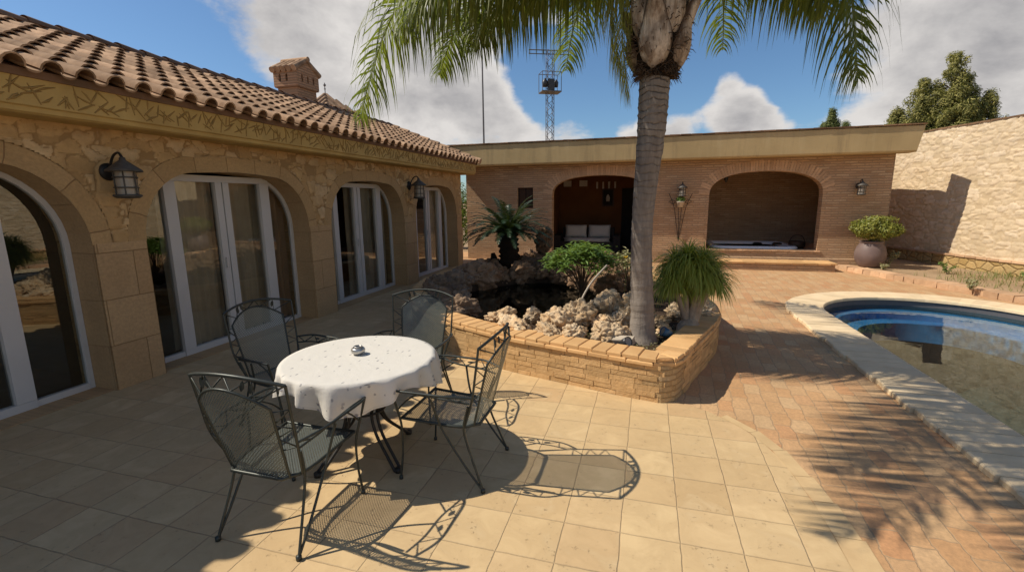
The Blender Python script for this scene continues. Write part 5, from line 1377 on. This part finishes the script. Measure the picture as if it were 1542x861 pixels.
conifer((10.4,22,0),[(.22,0,6.9,1.15,3.2),(-.6,.1,6.1,.95,3.1),(-1.35,0,5.1,.8,3.0),(1.35,0,5.5,.75,3.3),(.8,.3,6.2,.85,3.2),(.2,-.4,5.7,1.1,3.0)],'large bushy yellow green conifer with a lopsided double peak behind the garden wall','tree1',3,3)
conifer((9.42,30.3,0),[(0,0,6.5,.42,4.2),(.25,0,5.85,.35,4.2),(-.3,0,5.8,.35,4.2)],'slim pointed conifer top showing above the pavilion roof','tree2',5,4,leaf=.055,den=.8)
conifer((10.0,30.0,0),[(0,0,5.75,.3,4.4)],'tiny shrubby tree top just right of the slim conifer','tree2',8,4,leaf=.055,den=.6)
hg = empty('hedge', (-7.2,16.6,0), 0, 'green hedge glimpsed in the gap between house and pavilion', 'hedge')
w = MB(); leaves(w,(0,0,1.3),(1.3,.5,1.3),5200,.06); w.build('foliage', M['shrub'], hg)
w = MB()
for k in range(5): w.tube([(-.9+k*.45,0,0),(-.9+k*.45,.05,1.8)],.025,6)
w.build('stem', M['bark'], hg)
w = MB(); w.box((-.05,-.05,0),(.05,.05,.9)); w.box((-.07,-.07,.9),(.07,.07,.94)); w.lathe([(.001,.94),(.04,.95),(.05,.98),(.03,1.02),(.001,1.03)],10)
o = tag(w.build('white_post', M['white_frame']), 'short white post in the gap at the left corner of the pavilion', 'post'); o.location = (-5.72,13.9,0)

# ------------------------------------------------------------------ sky, sun, camera
SUN = Vector((-.87,-.20,1.0)).normalized(); el = math.asin(SUN.z); rot = math.atan2(SUN.x, SUN.y)
W = bpy.data.worlds.new('World'); SC.world = W; W.use_nodes = True; nt = W.node_tree; nt.nodes.clear()
class WN(N):
    def __init__(s, t): s.t = t
wn = WN(nt); out = nt.nodes.new('ShaderNodeOutputWorld')
sky = wn.n('TexSky', sky_type='NISHITA'); sky.sun_disc = False; sky.sun_elevation = el; sky.sun_rotation = rot; sky.air_density = 1.0; sky.dust_density = .4; sky.ozone_density = 2.5
skyc = wn.mix(1.0, sky.outputs[0], (.076,.094,.108), 'MULTIPLY')
dirv = wn.n('TexCoord').outputs['Generated']
sx = wn.n('SeparateXYZ', {0:dirv}); zz = wn.math('ADD', wn.math('MAXIMUM', sx.outputs[2], 0), .22)
pv = wn.n('CombineXYZ', {0:wn.math('DIVIDE', sx.outputs[0], zz), 1:wn.math('DIVIDE', sx.outputs[1], zz), 2:wn.math('MULTIPLY', sx.outputs[2], 2.2)}).outputs[0]
n1 = wn.noise(pv, 1.15, 10, .60, dist=.15); dsc = wn.n('Mapping', {'Vector':dirv, 'Scale':(1,1,1.5)}).outputs[0]; n2 = wn.noise(dsc, 8.5, 10, .62)
def blob(d, ang, amp):
    d = Vector(d).normalized(); dp = wn.n('VectorMath', {0:dirv, 1:tuple(d)}, operation='DOT_PRODUCT').outputs['Value']
    return wn.ramp(dp, math.cos(ang), 1.0, 0, amp)
cl = [((-.62,.73,.32),.20,.50),((-.50,.83,.33),.22,.55),((-.40,.88,.26),.16,.45),((-.43,.885,.17),.13,.40),((-.30,.94,.145),.09,.36),((-.22,.965,.13),.08,.30),((-.33,.92,.22),.10,.35),((-.142,.98,.125),.05,.22),
      ((.145,.975,.165),.075,.75),((.17,.975,.135),.06,.55),((.03,.99,.135),.065,.75),((.215,.967,.135),.035,.5),((.13,.965,.215),.035,.45),((-.03,.99,.13),.05,.6),((.40,.89,.22),.14,.42),((.48,.86,.22),.14,.40),((.35,.92,.18),.10,.30),((.6,.78,.2),.2,.35),((.45,.86,.28),.12,.40),((.6,-.6,.5),.6,.3),((0,-.8,.6),.5,.2)]
hol = [((-.80,.57,.22),.17,.45),((-.73,.655,.20),.10,.25),((-.20,.955,.235),.10,.45),((.13,.944,.30),.15,.55),((.0,.97,.24),.12,.45),((.22,.95,.17),.05,.2)]
acc = wn.math('ADD', wn.math('MULTIPLY', n1, 1.35), wn.math('ADD', wn.math('MULTIPLY', n2, .75), -.10))
for d, a, b_ in cl: acc = wn.math('ADD', acc, blob(d, a, b_*.78))
for d, a, b_ in hol: acc = wn.math('SUBTRACT', acc, blob(d, a, b_))
hi = wn.ramp(sx.outputs[2], .38, .60, 0, .05); bk = wn.ramp(sx.outputs[1], .35, -.1, 0, -.05)     # unseen cloud cover biased for ambient light: thinner overhead, thicker behind
acc = wn.math('SUBTRACT', wn.math('SUBTRACT', acc, hi), bk)
dens = wn.n('MapRange', {0:acc,1:1.05,2:1.36,3:0,4:1}, interpolation_type='SMOOTHSTEP').outputs[0]
thick = wn.ramp(acc, 1.22, 2.0, 0, .88)
n3 = wn.noise(dsc, 5.2, 10, .58, dist=.2); gr = wn.math('ADD', thick, wn.math('MULTIPLY', wn.math('SUBTRACT', n3, .5), 2.6), clamp=True)
cc = wn.mix(gr, (.74,.71,.685), (.32,.315,.33))
hz = wn.ramp(sx.outputs[2], .0, .12, .55, 1.0)
allc = wn.mix(dens, skyc, cc)
bg = wn.n('Background', {0:allc, 1:1.0}); nt.links.new(bg.outputs[0], out.inputs[0])

ld = bpy.data.lights.new('sun', 'SUN'); ld.energy = 5.0; ld.angle = math.radians(.5); ld.color = (1,.91,.76)
lo = bpy.data.objects.new('sun', ld); C.objects.link(lo); lo.rotation_euler = (-SUN).to_track_quat('-Z','Y').to_euler(); lo.location = (-8,-2,10)

cd = bpy.data.cameras.new('camera'); co = bpy.data.objects.new('camera', cd); C.objects.link(co); SC.camera = co
cd.sensor_width = 36; cd.lens = 700.6/1542*36; cd.clip_start = .05; cd.clip_end = 2000
r_ = Vector((.9610243,.27624639,-.01096452)); f_ = Vector((-.2736026,.94463858,-.18110652)); u_ = r_.cross(f_)
co.matrix_world = Matrix(((r_.x,u_.x,-f_.x,0),(r_.y,u_.y,-f_.y,0),(r_.z,u_.z,-f_.z,1.8),(0,0,0,1)))
SC.view_settings.view_transform = 'Standard'; SC.view_settings.look = 'None'; SC.view_settings.exposure = 0; SC.view_settings.gamma = 1
SC.render.engine = 'CYCLES'; SC.cycles.max_bounces = 8; SC.cycles.transparent_max_bounces = 24; SC.cycles.use_denoising = True
